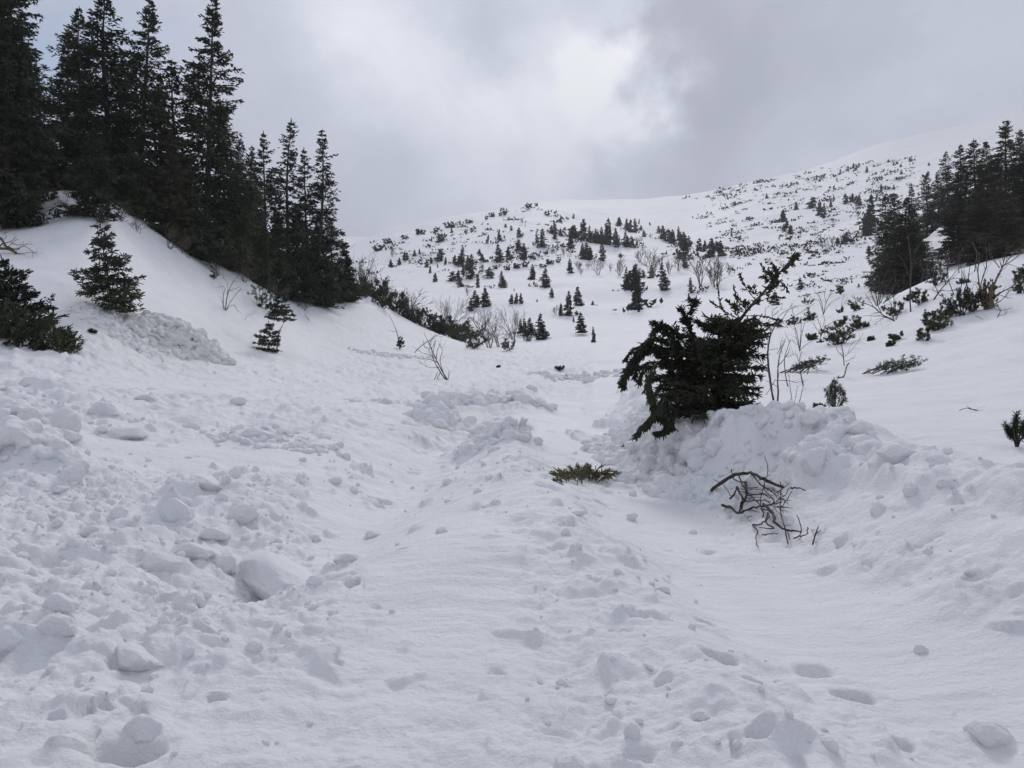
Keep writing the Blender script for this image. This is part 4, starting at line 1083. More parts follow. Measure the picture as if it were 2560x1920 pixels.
props(o, 'fine dark scrub of dwarf pine tips peppered over the far slopes', 'scrub', None, 'stuff')
# rows of dwarf pine that catch the eye: x, y, width, height in the photograph
ROWS = [(1490/K+800,515/K+450,60,14,'low dark pine thicket where the far snowfield meets the hill ridge, lower one'),
        (1120,583,0,0,'')]
RIDGE = [(945,630,44,20),(972,612,34,16),(1010,603,30,14),(1051,588,40,16),(1090,577,22,14),(1128,565,44,18),(1168,557,20,14),(1178,556,16,9),(1216,548,14,12),(1232,540,24,14),(1250,537,14,10),(1262,536,12,14),(1320,517,26,12),(1342,516,14,10),(1366,538,22,14),
         (1292,668,30,16),(1312,665,28,16),(1270,672,26,14),(1355,666,30,12),(1375,660,34,14),(1395,655,20,12),(1240,670,20,12),(1185,660,22,12)]
for n, (px, py, w, h) in enumerate(RIDGE):
    X, Y = hit(px, py, 100, 460)
    kd = DWFAR[n % 4]
    Wm = w / F * Y; Hm = h / F * Y
    o = kd.put(X, Y, ground_z(X, Y) - 0.08 * Hm, Hm / kd.H, 0, f'low dark dwarf pine thicket, {ordinal(n + 1)} from left in the row along the hill ridge' if n < 15 else f'low dwarf pine thicket, {ordinal(n - 14)} in the broken line below the hill crest', 'dwarf pine thickets along the ridge', sx=1.0)
    o.scale = (Wm / 2.0, Wm / 2.6, Hm / kd.H)

# ------------------------------------------------------------------ bare birch and rowan shrubs of the hill
BZ4 = [(615,745,130,'round bare shrub right of the broad hill spruce'),(785,745,140,'group of thin bare stems left of the tall middle spruces'),(945,645,120,'wide bare shrub below the dark clump on the crest'),
       (925,760,110,'thin bare stems behind the tallest mid-hill spruce'),(1045,770,220,'tall thin bare tree beside the small spruce'),(1180,725,110,'forked bare shrub in the middle of the slope'),(1250,710,150,'bare stems under the spruce column'),
       (1110,670,90,'narrow bare shrub above the forked one'),(1425,850,220,'big rounded bare shrub in the gully'),(1550,860,260,'tallest bare shrub of the gully, much branched'),(1650,760,100,'low bare shrub on the right rim of the gully'),
       (940,500,80,'bare shrub at the right foot of the crest clump'),(1030,470,45,'little bare shrub on the crest saddle'),(350,590,60,'little bare shrub on the crest left of the clump'),(465,700,80,'bare twiggy shrub right of the broad hill spruce foot'),
       (535,690,60,'small forked bare shrub left of the round one'),(715,710,60,'small slanted bare shrub on the mid slope'),(2090,760,80,'bare shrub showing behind the broken spruce top'),(480,745,60,'thin bare sapling beside the hill spruce'),(1520,840,150,'bare shrub leaning left in the gully')]
for n, (x, y, h, lab) in enumerate(BZ4):
    px, py, hp = 1300 + x / K, 450 + y / K, h / K
    X, Y = hit(px, py, 88, 500)
    kd = BAREFAR[n % 4]
    kd.put(X, Y, ground_z(X, Y) - 0.1, hp / F * Y / kd.H, RNG.uniform(0, 6.28), lab, 'bare shrubs on the hill')
BZ3 = [(570,605,70,'bare shrub at the left end of the hill ridge'),(1095,870,95,'bare shrub among spruces low on the hill'),(2040,690,70,'bare shrub beneath the crest clump'),(1165,940,80,'bare shrub above the dark spruce cluster'),(1290,720,70,'bare shrub among the mid-hill pines'),(1860,1080,80,'bare sticks beside the slender hill spruce')]
for n, (x, y, h, lab) in enumerate(BZ3):
    X, Y = hit(800 + x / K, 450 + y / K, 88, 500)
    kd = BAREFAR[(n + 1) % 4]
    kd.put(X, Y, ground_z(X, Y) - 0.1, h / K / F * Y / kd.H, RNG.uniform(0, 6.28), lab, 'bare shrubs on the hill')
BZ5 = [(800,1130,110,'bare shrub on the right far slope beside a small spruce'),(640,1180,90,'thin bare sapling on the right far slope'),(700,1150,80,'second thin bare sapling on the right far slope, uphill'),(275,1100,45,'pale bare shrub low on the right far slope'),(310,1380,80,'pale bare shrub in the gully right of the broken top'),(1300,690,50,'pale bare shrub high on the right far slope'),(240,1195,55,'tiny bare sapling low on the right far slope'),(1100,760,50,'pale bare shrub left of the right-hand wood')]
for n, (x, y, h, lab) in enumerate(BZ5):
    X, Y = hit(1860 + x / K, 250 + y / K, 88, 800)
    kd = BAREFAR[(n + 2) % 4]
    kd.put(X, Y, ground_z(X, Y) - 0.1, h / K / F * Y / kd.H, RNG.uniform(0, 6.28), lab, 'bare shrubs on the hill')

# ------------------------------------------------------------------ shrubs along the crest of the left bank
# px, py of the foot, height, width (photograph pixels), kind list, label
BANK = [
    (870, 715, 45, 60, DW, 'dwarf pine at the wood corner, first along the left bank'),
    (905, 742, 55, 70, DW, 'dwarf pine on the bank rim beside the bare stems'),
    (893, 738, 45, 50, DW, 'dark dwarf pine just below the bank rim'),
    (955, 770, 42, 50, DW, 'low dwarf pine below the brown thicket, leftmost of three'),
    (993, 782, 50, 50, DW, 'low dwarf pine below the brown thicket, middle of three'),
    (1021, 792, 48, 44, DW, 'low dwarf pine below the brown thicket, rightmost of three'),
    (1050, 808, 42, 62, DW, 'dwarf pine spreading on a bare stem over the bank'),
    (1010, 735, 62, 90, BARE, 'brown twiggy thicket on the bank crest, upper one'),
    (960, 712, 55, 80, BARE, 'brown twiggy thicket at the top of the bank crest'),
    (985, 722, 60, 70, BARE, 'brown twiggy thicket between the upper two on the bank'),
    (930, 700, 40, 60, DW, 'dwarf pine mixed in the topmost brown thicket'),
    (1050, 765, 40, 60, BARE, 'brown twiggy thicket right of the bank crest'),
    (1075, 772, 36, 34, DW, 'small dark pine at the right end of the brown thickets'),
    (1100, 785, 25, 30, DW, 'little pine clump low on the bank crest'),
    (1125, 835, 42, 80, DW, 'big dark dwarf pine at the bank foot, left one'),
    (1160, 858, 45, 80, DW, 'big dark dwarf pine at the bank foot, middle one'),
    (1185, 872, 40, 60, DW, 'big dark dwarf pine at the bank foot, right one'),
    (1140, 812, 34, 70, DW, 'dwarf pine behind the three big ones at the bank foot'),
    (1120, 790, 70, 60, BARE, 'pale bare shrub rising behind the bank foot'),
    (1205, 835, 60, 60, BARE, 'bare shrub behind the big dark pines'),
    (1225, 870, 66, 70, BARE, 'big bare shrub right of the dark pines at the bank foot'),
    (1250, 868, 60, 60, BARE, 'bare shrub between the bank foot pines and the spruces'),
    (1285, 850, 66, 50, BARE, 'tall fan-shaped bare shrub left of the foot spruces'),
    (1271, 880, 32, 34, DW, 'low round dark bush on the snow edge right of the bank foot'),
    (1320, 855, 20, 24, DW, 'small dark bush under the foot spruces'),
    (880, 755, 105, 50, BARE, 'thin upright bare saplings by the wood corner'),
    (905, 735, 80, 40, BARE, 'thin bare saplings among the pines of the bank rim'),
    (845, 722, 60, 50, BARE, 'bare twigs at the right foot of the wood'),
    (850, 700, 60, 70, DW, 'dark pine mass joining the wood corner to the bank crest'),
    (930, 728, 50, 80, DW, 'dark pine under the topmost brown thicket'), (975, 745, 44, 80, DW, 'dark pine below the upper brown thickets'), (1030, 770, 40, 60, DW, 'dark pine in the middle of the bank crest'),
    (1090, 812, 44, 70, DW, 'dark pine uphill of the three big bank foot pines'), (1105, 828, 44, 60, DW, 'dark pine touching the left big bank foot pine'), (900, 690, 60, 80, BARE, 'brown twigs beside the little spruce beyond the wood corner'), (1145, 850, 40, 60, DW, 'dark pine wedged between the big bank foot pines'),
]
for n, (px, py, h, w, ks, lab) in enumerate(BANK):
    X, Y = hit(px, py, 55, 92 if px < 1110 else 110)
    kd = ks[n % len(ks)]
    h *= 1.2; w *= 1.3
    Hm = h / F * Y
    o = kd.put(X, Y, ground_z(X, Y) - 0.05, Hm / kd.H, RNG.uniform(0, 6.28), lab, 'shrubs along the left bank')
    s_ = (w / F * Y) / (1.6 if ks is DW else 1.7)
    o.scale = (s_, s_, Hm / kd.H)

# dead limbs and twigs along the lower edge of the wood
for n, (px, Y, h, lab) in enumerate([(300, 40.5, 60, 'dead grey limbs under the second pointed spruce at the snow edge'), (345, 42, 46, 'dead twigs at the snow edge below the third pointed spruce'), (420, 44.5, 55, 'dead limbs at the foot of the wide dark spruce at the snow edge'),
    (470, 46.5, 50, 'dead limbs beside the bare trunk at the snow edge'), (545, 49, 46, 'dead twigs poking out right of the highest spruce'), (610, 52, 50, 'dead limbs at the snow edge under the rounded dark tops'), (680, 55.5, 44, 'dead twigs at the snow edge under the slim spruces'),
    (760, 60, 40, 'dead twigs at the snow edge near the end of the wood'), (140, 37.5, 40, 'dead twigs on the crest of the bank left of the brownish bush')]):
    X = (px - 1280) / F * Y; kd = BARE[n % 4]
    kd.put(X, Y, ground_z(X, Y) - 0.05, h / F * Y / kd.H, RNG.uniform(0, 6.28), lab, 'dead limbs along the wood edge', tilt=(RNG.uniform(-.5, .2), RNG.uniform(-.5, .5)), sx=1.5)

# ------------------------------------------------------------------ things modelled from their outline in the photograph
def smooth_line(pts, n=4):
    pts = np.asarray(pts, float)
    if len(pts) < 3: return np.array([pts[0] + (pts[-1] - pts[0]) * t for t in np.linspace(0, 1, n + 1)])
    t = np.arange(len(pts)); q = np.linspace(0, len(pts) - 1, (len(pts) - 1) * n + 1)
    out = []
    for x in q:
        i = min(int(x), len(pts) - 2); f = x - i
        p0 = pts[max(i - 1, 0)]; p1 = pts[i]; p2 = pts[i + 1]; p3 = pts[min(i + 2, len(pts) - 1)]
        out.append(0.5 * ((2 * p1) + (p2 - p0) * f + (2 * p0 - 5 * p1 + 4 * p2 - p3) * f * f + (3 * p1 - p0 - 3 * p2 + p3) * f ** 3))
    return np.array(out)

def stick(g, P, r0, r1, sides=6, mat=0, rough=0.0, rng=None):
    L = smooth_line(P)
    if rough and rng is not None:
        L[1:-1] += rng.normal(0, rough, (len(L) - 2, 3))
    s = np.linspace(0, 1, len(L))
    rr = r0 + (r1 - r0) * s
    if rng is not None: rr = rr * rng.uniform(0.85, 1.2, len(L))
    g.chain(L, rr, sides, mat)
    return L

def bough(g, P, side, gap, tw, tww, rng, r0=0.012, hang=0.3, flat=None, dens=3, start=0.1, mats=(0, 1), up=0.0):
    """a spruce bough: a limb with side shoots, each sleeved in needles"""
    L = smooth_line(P, 5); n = len(L)
    s = np.linspace(0, 1, n)
    g.chain(L, r0 * (1 - 0.85 * s) + 0.002, 5, mats[1])
    d = unit(np.gradient(L, axis=0)); ln = np.linalg.norm(np.diff(L, axis=0), axis=1).sum()
    m = max(6, int(ln / gap))
    f = np.repeat(np.linspace(start, 1, m), 2) + rng.uniform(-0.3, 0.3, 2 * m) / m
    f = np.clip(f, 0, 1)
    B = np.stack([np.interp(f, s, L[:, k]) for k in range(3)], -1); Dd = unit(np.stack([np.interp(f, s, d[:, k]) for k in range(3)], -1))
    up_ = np.array([0, 0, 1.0]) if flat is None else np.asarray(flat, float)
    sd = unit(np.cross(Dd, up_)) * np.tile([1, -1], m)[:, None] + rng.normal(0, 0.25, (2 * m, 3))
    l2 = side * (1.05 - f) ** 0.8 * rng.uniform(0.55, 1.1, 2 * m) + tw * 0.3
    D2 = unit(Dd * 0.8 + sd * 0.8 + np.array([0, 0, -hang + up]))
    E = B + D2 * l2[:, None]
    g.tubes(B, E, 0.004, 0.0015, 3, mats[1])
    g.spindles(E - D2 * tw * 0.7, E + D2 * tw * 0.35, tww, rng, mats[0])
    for k in range(dens):
        q = rng.uniform(0.0, 0.95, 2 * m)
        p = B + D2 * (l2 * q)[:, None]
        s3 = unit(np.cross(D2, rng.normal(size=D2.shape)))
        dd = unit(D2 * 0.8 + s3 * 0.6 + np.array([0, 0, -0.4 * hang + 0.5 * up]))
        g.spindles(p, p + dd * (tw * rng.uniform(0.6, 1.2, 2 * m))[:, None], tww, rng, mats[0])
    g.spindles(L[:-1][::2], L[1:][::2] + d[1:][::2] * 0.02, tww * 1.1, rng, mats[0])
    g.spindles(L[-1:] - d[-1:] * tw * .3, L[-1:] + d[-1:] * tw, tww, rng, mats[0])
    return L

def finish(g, name, mats, origin, parent=None, smooth=False):
    """mesh of world points, its origin moved to the thing's base"""
    for i in range(len(g.V)): g.V[i] = g.V[i] - np.asarray(origin)
    me = g.mesh(name, mats, smooth)
    o = link(bpy.data.objects.new(name, me))
    if parent is None: o.location = origin
    else: o.parent = parent
    return o

def empty(name, loc):
    o = link(bpy.data.objects.new(name, None)); o.location = loc; o.empty_display_size = 0.2
    return o

# ---- the broken spruce on the bank
rg = np.random.default_rng(5)
TY = 13.9
B0 = ray(1752, 1030, TY); B0[2] = ground_z(B0[0], B0[1]) - 0.05
bs = empty('broken_spruce', B0)
props(bs, 'broken dark spruce leaning over the ploughed snow bank, needled boughs torn down on one side', 'spruce')
def R_(px, py, dy=0.0): return ray(px, py, TY + dy)
gt = Geo()
TRUNK = [B0, R_(1768, 960), R_(1800, 880), R_(1850, 800, -.1), R_(1905, 735, -.15), R_(1950, 680, -.2), R_(1992, 636, -.2)]
stick(gt, TRUNK, 0.045, 0.007, 7, 0, 0.004, rg)
finish(gt, 'trunk', [BARK], B0, bs, True)
gc = Geo()
TL = smooth_line(TRUNK, 8)
for f in np.linspace(0.02, 0.47, 52):
    i = min(int(f * (len(TL) - 1)), len(TL) - 2); p = TL[i]
    for k in range(3):
        ph = rg.uniform(0, 6.28)
        Lb = (1.28 * (1 - f) ** 0.95) * rg.uniform(0.5, 0.95) * (0.8 if f < 0.08 else 1)
        d = np.array([math.cos(ph), math.sin(ph) * 0.8, 0.12 + 0.5 * f + rg.normal(0, 0.15)])
        d[0] += 0.15
        d = d / np.linalg.norm(d)
        e = p + d * Lb
        e[2] = max(e[2] - 0.12 * Lb, ground_z(e[0], e[1]) + 0.05)
        mid = (p + e) / 2 + np.array([0, 0, 0.05 * Lb])
        bough(gc, [p, mid, e], 0.32 * Lb + 0.04, 0.075, 0.13, 0.024, rg, 0.010, hang=0.2, dens=4, start=0.12)
for f in np.linspace(0.50, 0.95, 10):
    i = min(int(f * (len(TL) - 1)), len(TL) - 2); p = TL[i]
    for k in range(2):
        ph = rg.uniform(0, 6.28)
        d = np.array([math.cos(ph) * 0.9 + 0.2, math.sin(ph) * 0.7, 0.45]); d /= np.linalg.norm(d)
        Lb = 0.52 * (1.0 - f) / 0.50 * rg.uniform(0.5, 1.0) + 0.05
        e = p + d * Lb
        bough(gc, [p, (p + e) / 2 - np.array([0, 0, .02]), e], 0.12 if Lb > .25 else 0.05, 0.10, 0.10, 0.030, rg, 0.006, hang=0.0, dens=1, start=0.3)
# bare shoots below the tip
for a in ([(1935, 700), (1915, 680), (1903, 663)], [(1935, 700), (1955, 708), (1970, 728)], [(1890, 752), (1862, 715), (1850, 688)], [(1880, 765), (1920, 745), (1958, 745)], [(1875, 770), (1850, 760), (1835, 720)], [(1860, 790), (1905, 790), (1945, 800)], [(1840, 815), (1805, 770), (1795, 718)]):
    bough(gc, [R_(*q, -.15) for q in a], 0.06, 0.06, 0.06, 0.026, rg, 0.006, hang=0, dens=1, start=0.45)
finish(gc, 'crown', [NEEDLE_DARK, BARK], B0, bs)
# the torn boughs on the left
arch = [
    ([(1735, 985), (1700, 900), (1660, 830), (1640, 815)], .45), ([(1720, 930), (1660, 850), (1612, 862), (1575, 920)], .5), ([(1700, 900), (1640, 870), (1590, 890), (1556, 950)], .4),
    ([(1700, 920), (1650, 905), (1610, 915), (1600, 940)], .35), ([(1720, 870), (1680, 820), (1650, 815), (1625, 850)], .4), ([(1690, 890), (1640, 860), (1590, 870), (1570, 895)], .4),
    ([(1720, 880), (1695, 850), (1690, 820), (1688, 815)], .3), ([(1730, 850), (1720, 800), (1735, 770), (1740, 760)], .35), ([(1760, 900), (1735, 840), (1725, 800), (1715, 785)], .4),
    ([(1740, 960), (1690, 940), (1670, 900), (1650, 880)], .4), ([(1740, 980), (1700, 950), (1660, 940), (1630, 950)], .4), ([(1700, 960), (1660, 960), (1640, 990)], .3), ([(1680, 880), (1620, 880), (1580, 930)], .4)]
for n, (a, w) in enumerate(arch):
    gb = Geo()
    for r_ in range(2):
        off = rg.normal(0, 0.08, 3)
        bough(gb, [R_(q[0], q[1], 0) + off * (0.2 + 0.8 * k / len(a)) for k, q in enumerate(a)], w * 0.55, 0.055, 0.11, 0.024, rg, 0.014, hang=0.35, dens=4)
    finish(gb, 'bough', [NEEDLE_DARK, BARK], B0, bs)
for n, (a, w, dy) in enumerate([([(1640, 900), (1622, 940), (1628, 985), (1645, 1030)], .18, -.5), ([(1625, 930), (1640, 985), (1660, 1030), (1690, 1060)], .22, -.6), ([(1740, 1000), (1690, 985), (1650, 1000), (1610, 1070)], .25, -.5),
                         ([(1660, 1000), (1640, 1030), (1612, 1060), (1592, 1085)], .22, -.7), ([(1650, 1010), (1665, 1045), (1655, 1075), (1640, 1080)], .25, -.7), ([(1600, 900), (1575, 915), (1565, 945), (1558, 960)], .15, 0),
                         ([(1660, 1005), (1680, 1030), (1678, 1060), (1665, 1075)], .2, -.65)]):
    gb = Geo()
    for r_ in range(2):
        off = rg.normal(0, 0.04, 3)
        bough(gb, [R_(q[0], q[1], dy) + off for q in a], w, 0.05, 0.10, 0.030, rg, 0.012, hang=0.7, dens=3)
    o = finish(gb, 'hanging_bough', [NEEDLE_DARK, BARK], B0, bs)

g = Geo()
for a in ([(1600, 1082), (1570, 1082), (1552, 1092), (1548, 1102)], [(1565, 1084), (1550, 1084), (1538, 1096)], [(1556, 1092), (1560, 1108)]):
    bough(g, [hit_full(*q, 11, 17) + [0, 0, 0.05] for q in a], 0.06, 0.06, 0.06, 0.028, rg, 0.008, dens=1, start=0.35)
o = hit_full(1575, 1088, 11, 17)
props(finish(g, 'spruce_sprig', [DRYGREEN, BARK], o), 'small spruce sprig on a bare stalk lying on the path under the broken spruce', 'sprig')

# ---- fallen bough in the middle of the path
g = Geo(); c0 = hit_full(1455, 1205, 9, 18)
for k in range(46):
    x = 1400 + 112 * rg.random(); y = 1200 + 6 * rg.normal()
    p = hit_full(x, y, 9, 18) + [0, 0, 0.0]
    sp = (x - 1455) / 55
    e = p + np.array([0.16 * sp + rg.normal(0, 0.05), rg.normal(0, 0.08), rg.uniform(0.10, 0.26) * (1 - 0.6 * abs(sp))])
    bough(g, [p, (p + e) / 2 + [0, 0, 0.03], e], 0.06, 0.05, 0.08, 0.018, rg, 0.005, hang=0.0, dens=1, start=0.2)
stick(g, [hit_full(1490, 1195, 9, 18) + [0, 0, 0.08], hit_full(1508, 1195, 9, 18) + [0, 0, 0.06], hit_full(1518, 1212, 9, 18) + [0, 0, 0.02]], 0.006, 0.004, 4, 1)
props(finish(g, 'fallen_bough', [DRYGREEN, BARK], c0), 'olive-green fallen spruce bough half buried in the snow ridge in the middle', 'bough')

# ---- tangle of branches torn out beside the path
S = 2.765
def TP_(x, y, lift): 
    q = hit_full(1500 + x / S, 1080 + y / S, 7.0, 15.0)
    return ray(1500 + x / S, 1080 + y / S, q[1] - 1.5 * lift - 0.10)
tang = [
    ([(770, 405), (860, 335), (960, 290), (1040, 285), (1110, 310), (1180, 350), (1268, 382)], .030, .020, [0, .25, .4, .4, .3, .2, 0]),
    ([(1320, 385), (1372, 386), (1422, 408)], .013, .006, [0, .03, 0]),
    ([(1005, 335), (1015, 420), (985, 500), (962, 560)], .022, .016, [.2, .25, .15, .03]),
    ([(945, 380), (985, 460), (970, 520)], .018, .014, [.2, .2, .1]),
    ([(845, 505), (905, 525), (962, 562), (1040, 525), (1120, 515), (1200, 495), (1255, 480)], .024, .008, [0, .06, .08, .12, .2, .2, .2]),
    ([(1130, 500), (1190, 560), (1205, 620), (1260, 660), (1330, 685), (1390, 692)], .022, .010, [.2, .15, .1, .1, .08, .03]),
    ([(1045, 290), (1100, 350), (1150, 390), (1195, 420), (1240, 470)], .012, .006, [.4, .4, .35, .3, .25]),
    ([(1140, 165), (1160, 240), (1145, 330), (1120, 420), (1105, 510)], .005, .008, [.6, .55, .45, .3, .1]),
    ([(1245, 345), (1250, 450), (1245, 540), (1270, 640), (1300, 775)], .006, .009, [.45, .35, .25, .15, .0]),
    ([(1055, 640), (1090, 690), (1080, 740), (1095, 795)], .010, .005, [.1, .06, .03, 0]),
    ([(1060, 640), (1110, 632), (1165, 600), (1165, 560)], .010, .008, [.1, .12, .1, .1]),
    ([(1160, 560), (1150, 620), (1200, 662), (1100, 662)], .012, .006, [.1, .12, .1, .05]),
    ([(1120, 712), (1170, 704), (1230, 700)], .009, .005, [.02, .05, .03]),
    ([(785, 328), (850, 365), (912, 445)], .005, .006, [.3, .2, .1]),
    ([(898, 462), (935, 415), (950, 380)], .016, .012, [.05, .1, .2]),
    ([(908, 255), (920, 300), (930, 330), (1005, 352)], .006, .010, [.5, .4, .3, .2]),
    ([(1312, 390), (1260, 450), (1200, 490), (1120, 520)], .005, .009, [.3, .25, .2, .15]),
    ([(1325, 412), (1270, 500), (1245, 520)], .005, .007, [.3, .2, .15]),
    ([(1360, 575), (1385, 640), (1390, 700), (1340, 735)], .005, .010, [.3, .2, .06, 0]),
    ([(1435, 658), (1432, 690), (1400, 722), (1370, 720)], .006, .009, [.15, .1, .05, .02]),
    ([(1010, 385), (1090, 382)], .010, .006, [.2, .25]), ([(1020, 440), (1120, 430), (1195, 465)], .009, .006, [.2, .25, .2]),
    ([(1000, 480), (1090, 470), (1180, 480)], .010, .007, [.15, .2, .2]), ([(1060, 300), (1120, 380), (1190, 460), (1210, 520)], .008, .006, [.35, .3, .25, .2]),
    ([(960, 300), (990, 380), (1050, 450), (1130, 520)], .010, .007, [.3, .25, .2, .15]), ([(1115, 530), (1130, 560), (1125, 590)], .012, .01, [.1, .1, .05]),
    ([(1020, 590), (1050, 580)], .006, .004, [.02, .03]), ([(1200, 380), (1215, 430), (1250, 455), (1300, 500)], .006, .004, [.3, .3, .25, .2]),
    ([(1270, 640), (1300, 700), (1310, 740)], .009, .005, [.1, .05, .02]),
]
g = Geo(); o0 = hit_full(1880, 1290, 7, 15)
for pts_, r0, r1, lf in tang:
    stick(g, [TP_(x, y, l * 1.0 + 0.04) for (x, y), l in zip(pts_, lf)], r0 * .85, r1 * .8, 7, 0, 0.006, rg)
for k in range(30):
    x, y = 950 + 290 * rg.random(), 320 + 230 * rg.random()
    a = rg.uniform(-0.9, 0.9); l = rg.uniform(40, 120)
    l0 = rg.uniform(.02, .25)
    stick(g, [TP_(x, y, l0), TP_(x + l * .5 * math.cos(a) + rg.normal(0, 6), y + l * .5 * math.sin(a) + rg.normal(0, 6), l0 + .05), TP_(x + l * math.cos(a), y + l * math.sin(a), l0)], rg.uniform(.003, .008), .0025, 4, 0, 0.004, rg)
props(finish(g, 'branch_tangle', [DRIFT_DARK], o0, None, True), 'tangle of torn brown branches with one thick arched limb, lying beside the path', 'branches')
g = Geo()
stick(g, [TP_(1470, 776, 0), TP_(1490, 705, .1), TP_(1508, 660, .15)], .009, .006, 5, 0)
stick(g, [TP_(1490, 705, .1), TP_(1528, 678, .15)], .006, .003, 4, 0); stick(g, [TP_(1500, 680, .12), TP_(1512, 650, .15)], .005, .003, 4, 0)
props(finish(g, 'twig', [DRIFT_DARK], TP_(1470, 776, 0)), 'short forked twig stuck in the snow right of the branch tangle', 'twig')

# needles and bark crumbs shed round the torn branches
g = Geo()
for (cx_, cy_, sx_, sy_, n_) in ((1900, 1290, 110, 60, 170), (1640, 1110, 60, 30, 90), (1455, 1212, 70, 12, 60)):
    for _ in range(n_):
        P = hit_full(cx_ + rg.normal(0, sx_), cy_ + rg.normal(0, sy_), 6, 18) + [0, 0, 0.004]
        a = rg.uniform(0, 6.28); l = rg.uniform(0.008, 0.03)
        g.kites([P], [P + [l * math.cos(a), l * math.sin(a), 0.003]], 0.005, rg, 0)
props(finish(g, 'needle_litter', [DRIFT_DARK], (0, 0, 0)), 'shed needles and bark crumbs on the snow round the torn branches', 'litter', None, 'stuff')

# ---- young spruces on the left
def near_spruce(px, py, ymin, ymax, hpx, seed, tilt, label, Rf, **kw):
    X, Y = hit(px, py, ymin, ymax); z = ground_z(X, Y)
    H = hpx / F * Y
    w, c = spruce_geo(seed, H=H, R=Rf * H, **kw)
    k_ = Kind('spruce_tree', 'spruce', [('trunk', w.mesh('spruce_trunk', [BARK], True)), ('crown', c.mesh('spruce_crown', [kw_mat, BARK]))], H)
    return k_.put(X, Y, z - 0.06, 1.0, 0.0, label, None, tilt)
kw_mat = NEEDLE
near_spruce(282, 806, 20, 29, 262, 201, (0, -0.13), 'young spruce with upturned boughs standing alone above the rubble heap', 0.40, whorls=19, per=6, sec_gap=0.10, tw=0.17, tww=0.040, droop=0.12, hang=0.25, low=0.03, prof=1.05, spind=True, trunk_r=0.035, tert=3, ragged=0.35)
near_spruce(180, 890, 17, 24, 275, 202, (0.15, -0.98), 'toppled spruce lying down the slope toward the leaning bushy one at the left edge', 0.22, whorls=22, per=6, sec_gap=0.10, tw=0.17, tww=0.045, droop=0.1, hang=0.5, low=0.03, prof=0.45, spind=True, trunk_r=0.04, tert=2, ragged=0.4)
near_spruce(75, 850, 17, 24, 205, 203, (0, -0.35), 'bushy spruce half pressed over at the left edge of the photo', 0.44, whorls=19, per=6, sec_gap=0.10, tw=0.17, tww=0.045, droop=0.05, hang=0.3, low=0.03, prof=0.8, spind=True, trunk_r=0.035, tert=2, ragged=0.4)
near_spruce(-40, 850, 17, 24, 190, 204, (0, 0.1), 'spruce cut by the left edge of the photo behind the pressed-over one', 0.40, whorls=16, per=6, sec_gap=0.11, tw=0.17, tww=0.045, droop=0.1, hang=0.3, low=0.03, prof=0.8, spind=True, trunk_r=0.035, tert=2, ragged=0.4)
# two storeys on one bent stem
X, Y = hit(690, 884, 28, 44); z = ground_z(X, Y); sc = Y / F
e = empty('spruce_tree', (X, Y, z)); props(e, 'small spruce with two separate storeys of boughs joined by a bare stem', 'spruce')
g = Geo(); stick(g, [(0, 0, -.1), (8 * sc, 0, 50 * sc), (20 * sc, 0, 85 * sc), (8 * sc, 0, 148 * sc)], .035, .008, 6); o = link(bpy.data.objects.new('trunk', g.mesh('bent_trunk', [BARK], True))); o.parent = e
for nm, dx, dz, H_, R_f, sd in (('lower_crown', -18, 0, 74, .60, 211), ('upper_crown', 14, 84, 66, .62, 212)):
    w, c = spruce_geo(sd, H=H_ * sc, R=R_f * H_ * sc, whorls=8, per=7, sec_gap=0.12, tw=0.16, tww=0.05, droop=0.2 if sd == 211 else -0.05, hang=0.2, low=0.05 if sd == 211 else 0.02, prof=0.7, spind=True, tert=2, ragged=0.3)
    o = link(bpy.data.objects.new(nm, c.mesh(nm, [NEEDLE, BARK]))); o.parent = e; o.location = (dx * sc, 0, dz * sc)

def bend_pine(px, py, ymin, ymax, w, h, seed, label, mats, leanx=0, **kw):
    X, Y = hit(px, py, ymin, ymax); W = w / F * Y; H = h / F * Y
    g = pine_geo(seed, W, H, lean=(leanx, 0), **kw)
    o = link(bpy.data.objects.new('dwarf_pine', g.mesh('dwarf_pine', mats))); o.location = (X, Y, ground_z(X, Y) - 0.02)
    props(o, label, 'dwarf pine'); return o
bend_pine(648, 765, 40, 56, 62, 70, 221, 'crooked dark pine hanging over the snow lip below the wood', [PINE, BARK], 0.2, stems=6, tr=0.16, needles=20, nw=0.04)
bend_pine(660, 772, 40, 56, 60, 22, 222, 'flat dark pine bough under the crooked pine at the snow lip', [NEEDLE_DARK, BARK], 0.6, stems=6, tr=0.16, needles=20, nw=0.04)
bend_pine(534, 697, 36, 52, 16, 24, 223, 'tiny curled pine shoot alone on the left slope', [PINE, BARK], 0.1, stems=4, tr=0.10, needles=16, nw=0.03)
bend_pine(1000, 873, 45, 75, 22, 34, 224, 'small dark conifer seedling at the foot of a long leaning twig', [PINE, BARK], 0.0, stems=6, tr=0.12, needles=20, nw=0.04)
bend_pine(1246, 917, 38, 70, 14, 9, 225, 'small dark tuft on the far debris, left one of two', [NEEDLE_DARK, BARK], 0.0, stems=5, tr=0.12, needles=16, nw=0.04)
bend_pine(1398, 926, 38, 70, 24, 12, 226, 'small dark tuft on the far debris, right one of two', [DRYGREEN, BARK], 0.0, stems=6, tr=0.12, needles=16, nw=0.04)
bend_pine(234, 842, 18, 30, 24, 12, 227, 'dark green tuft sticking out of the dirty rubble under the young spruce', [PINE, BARK], -0.4, stems=5, tr=0.09, needles=20, nw=0.03)

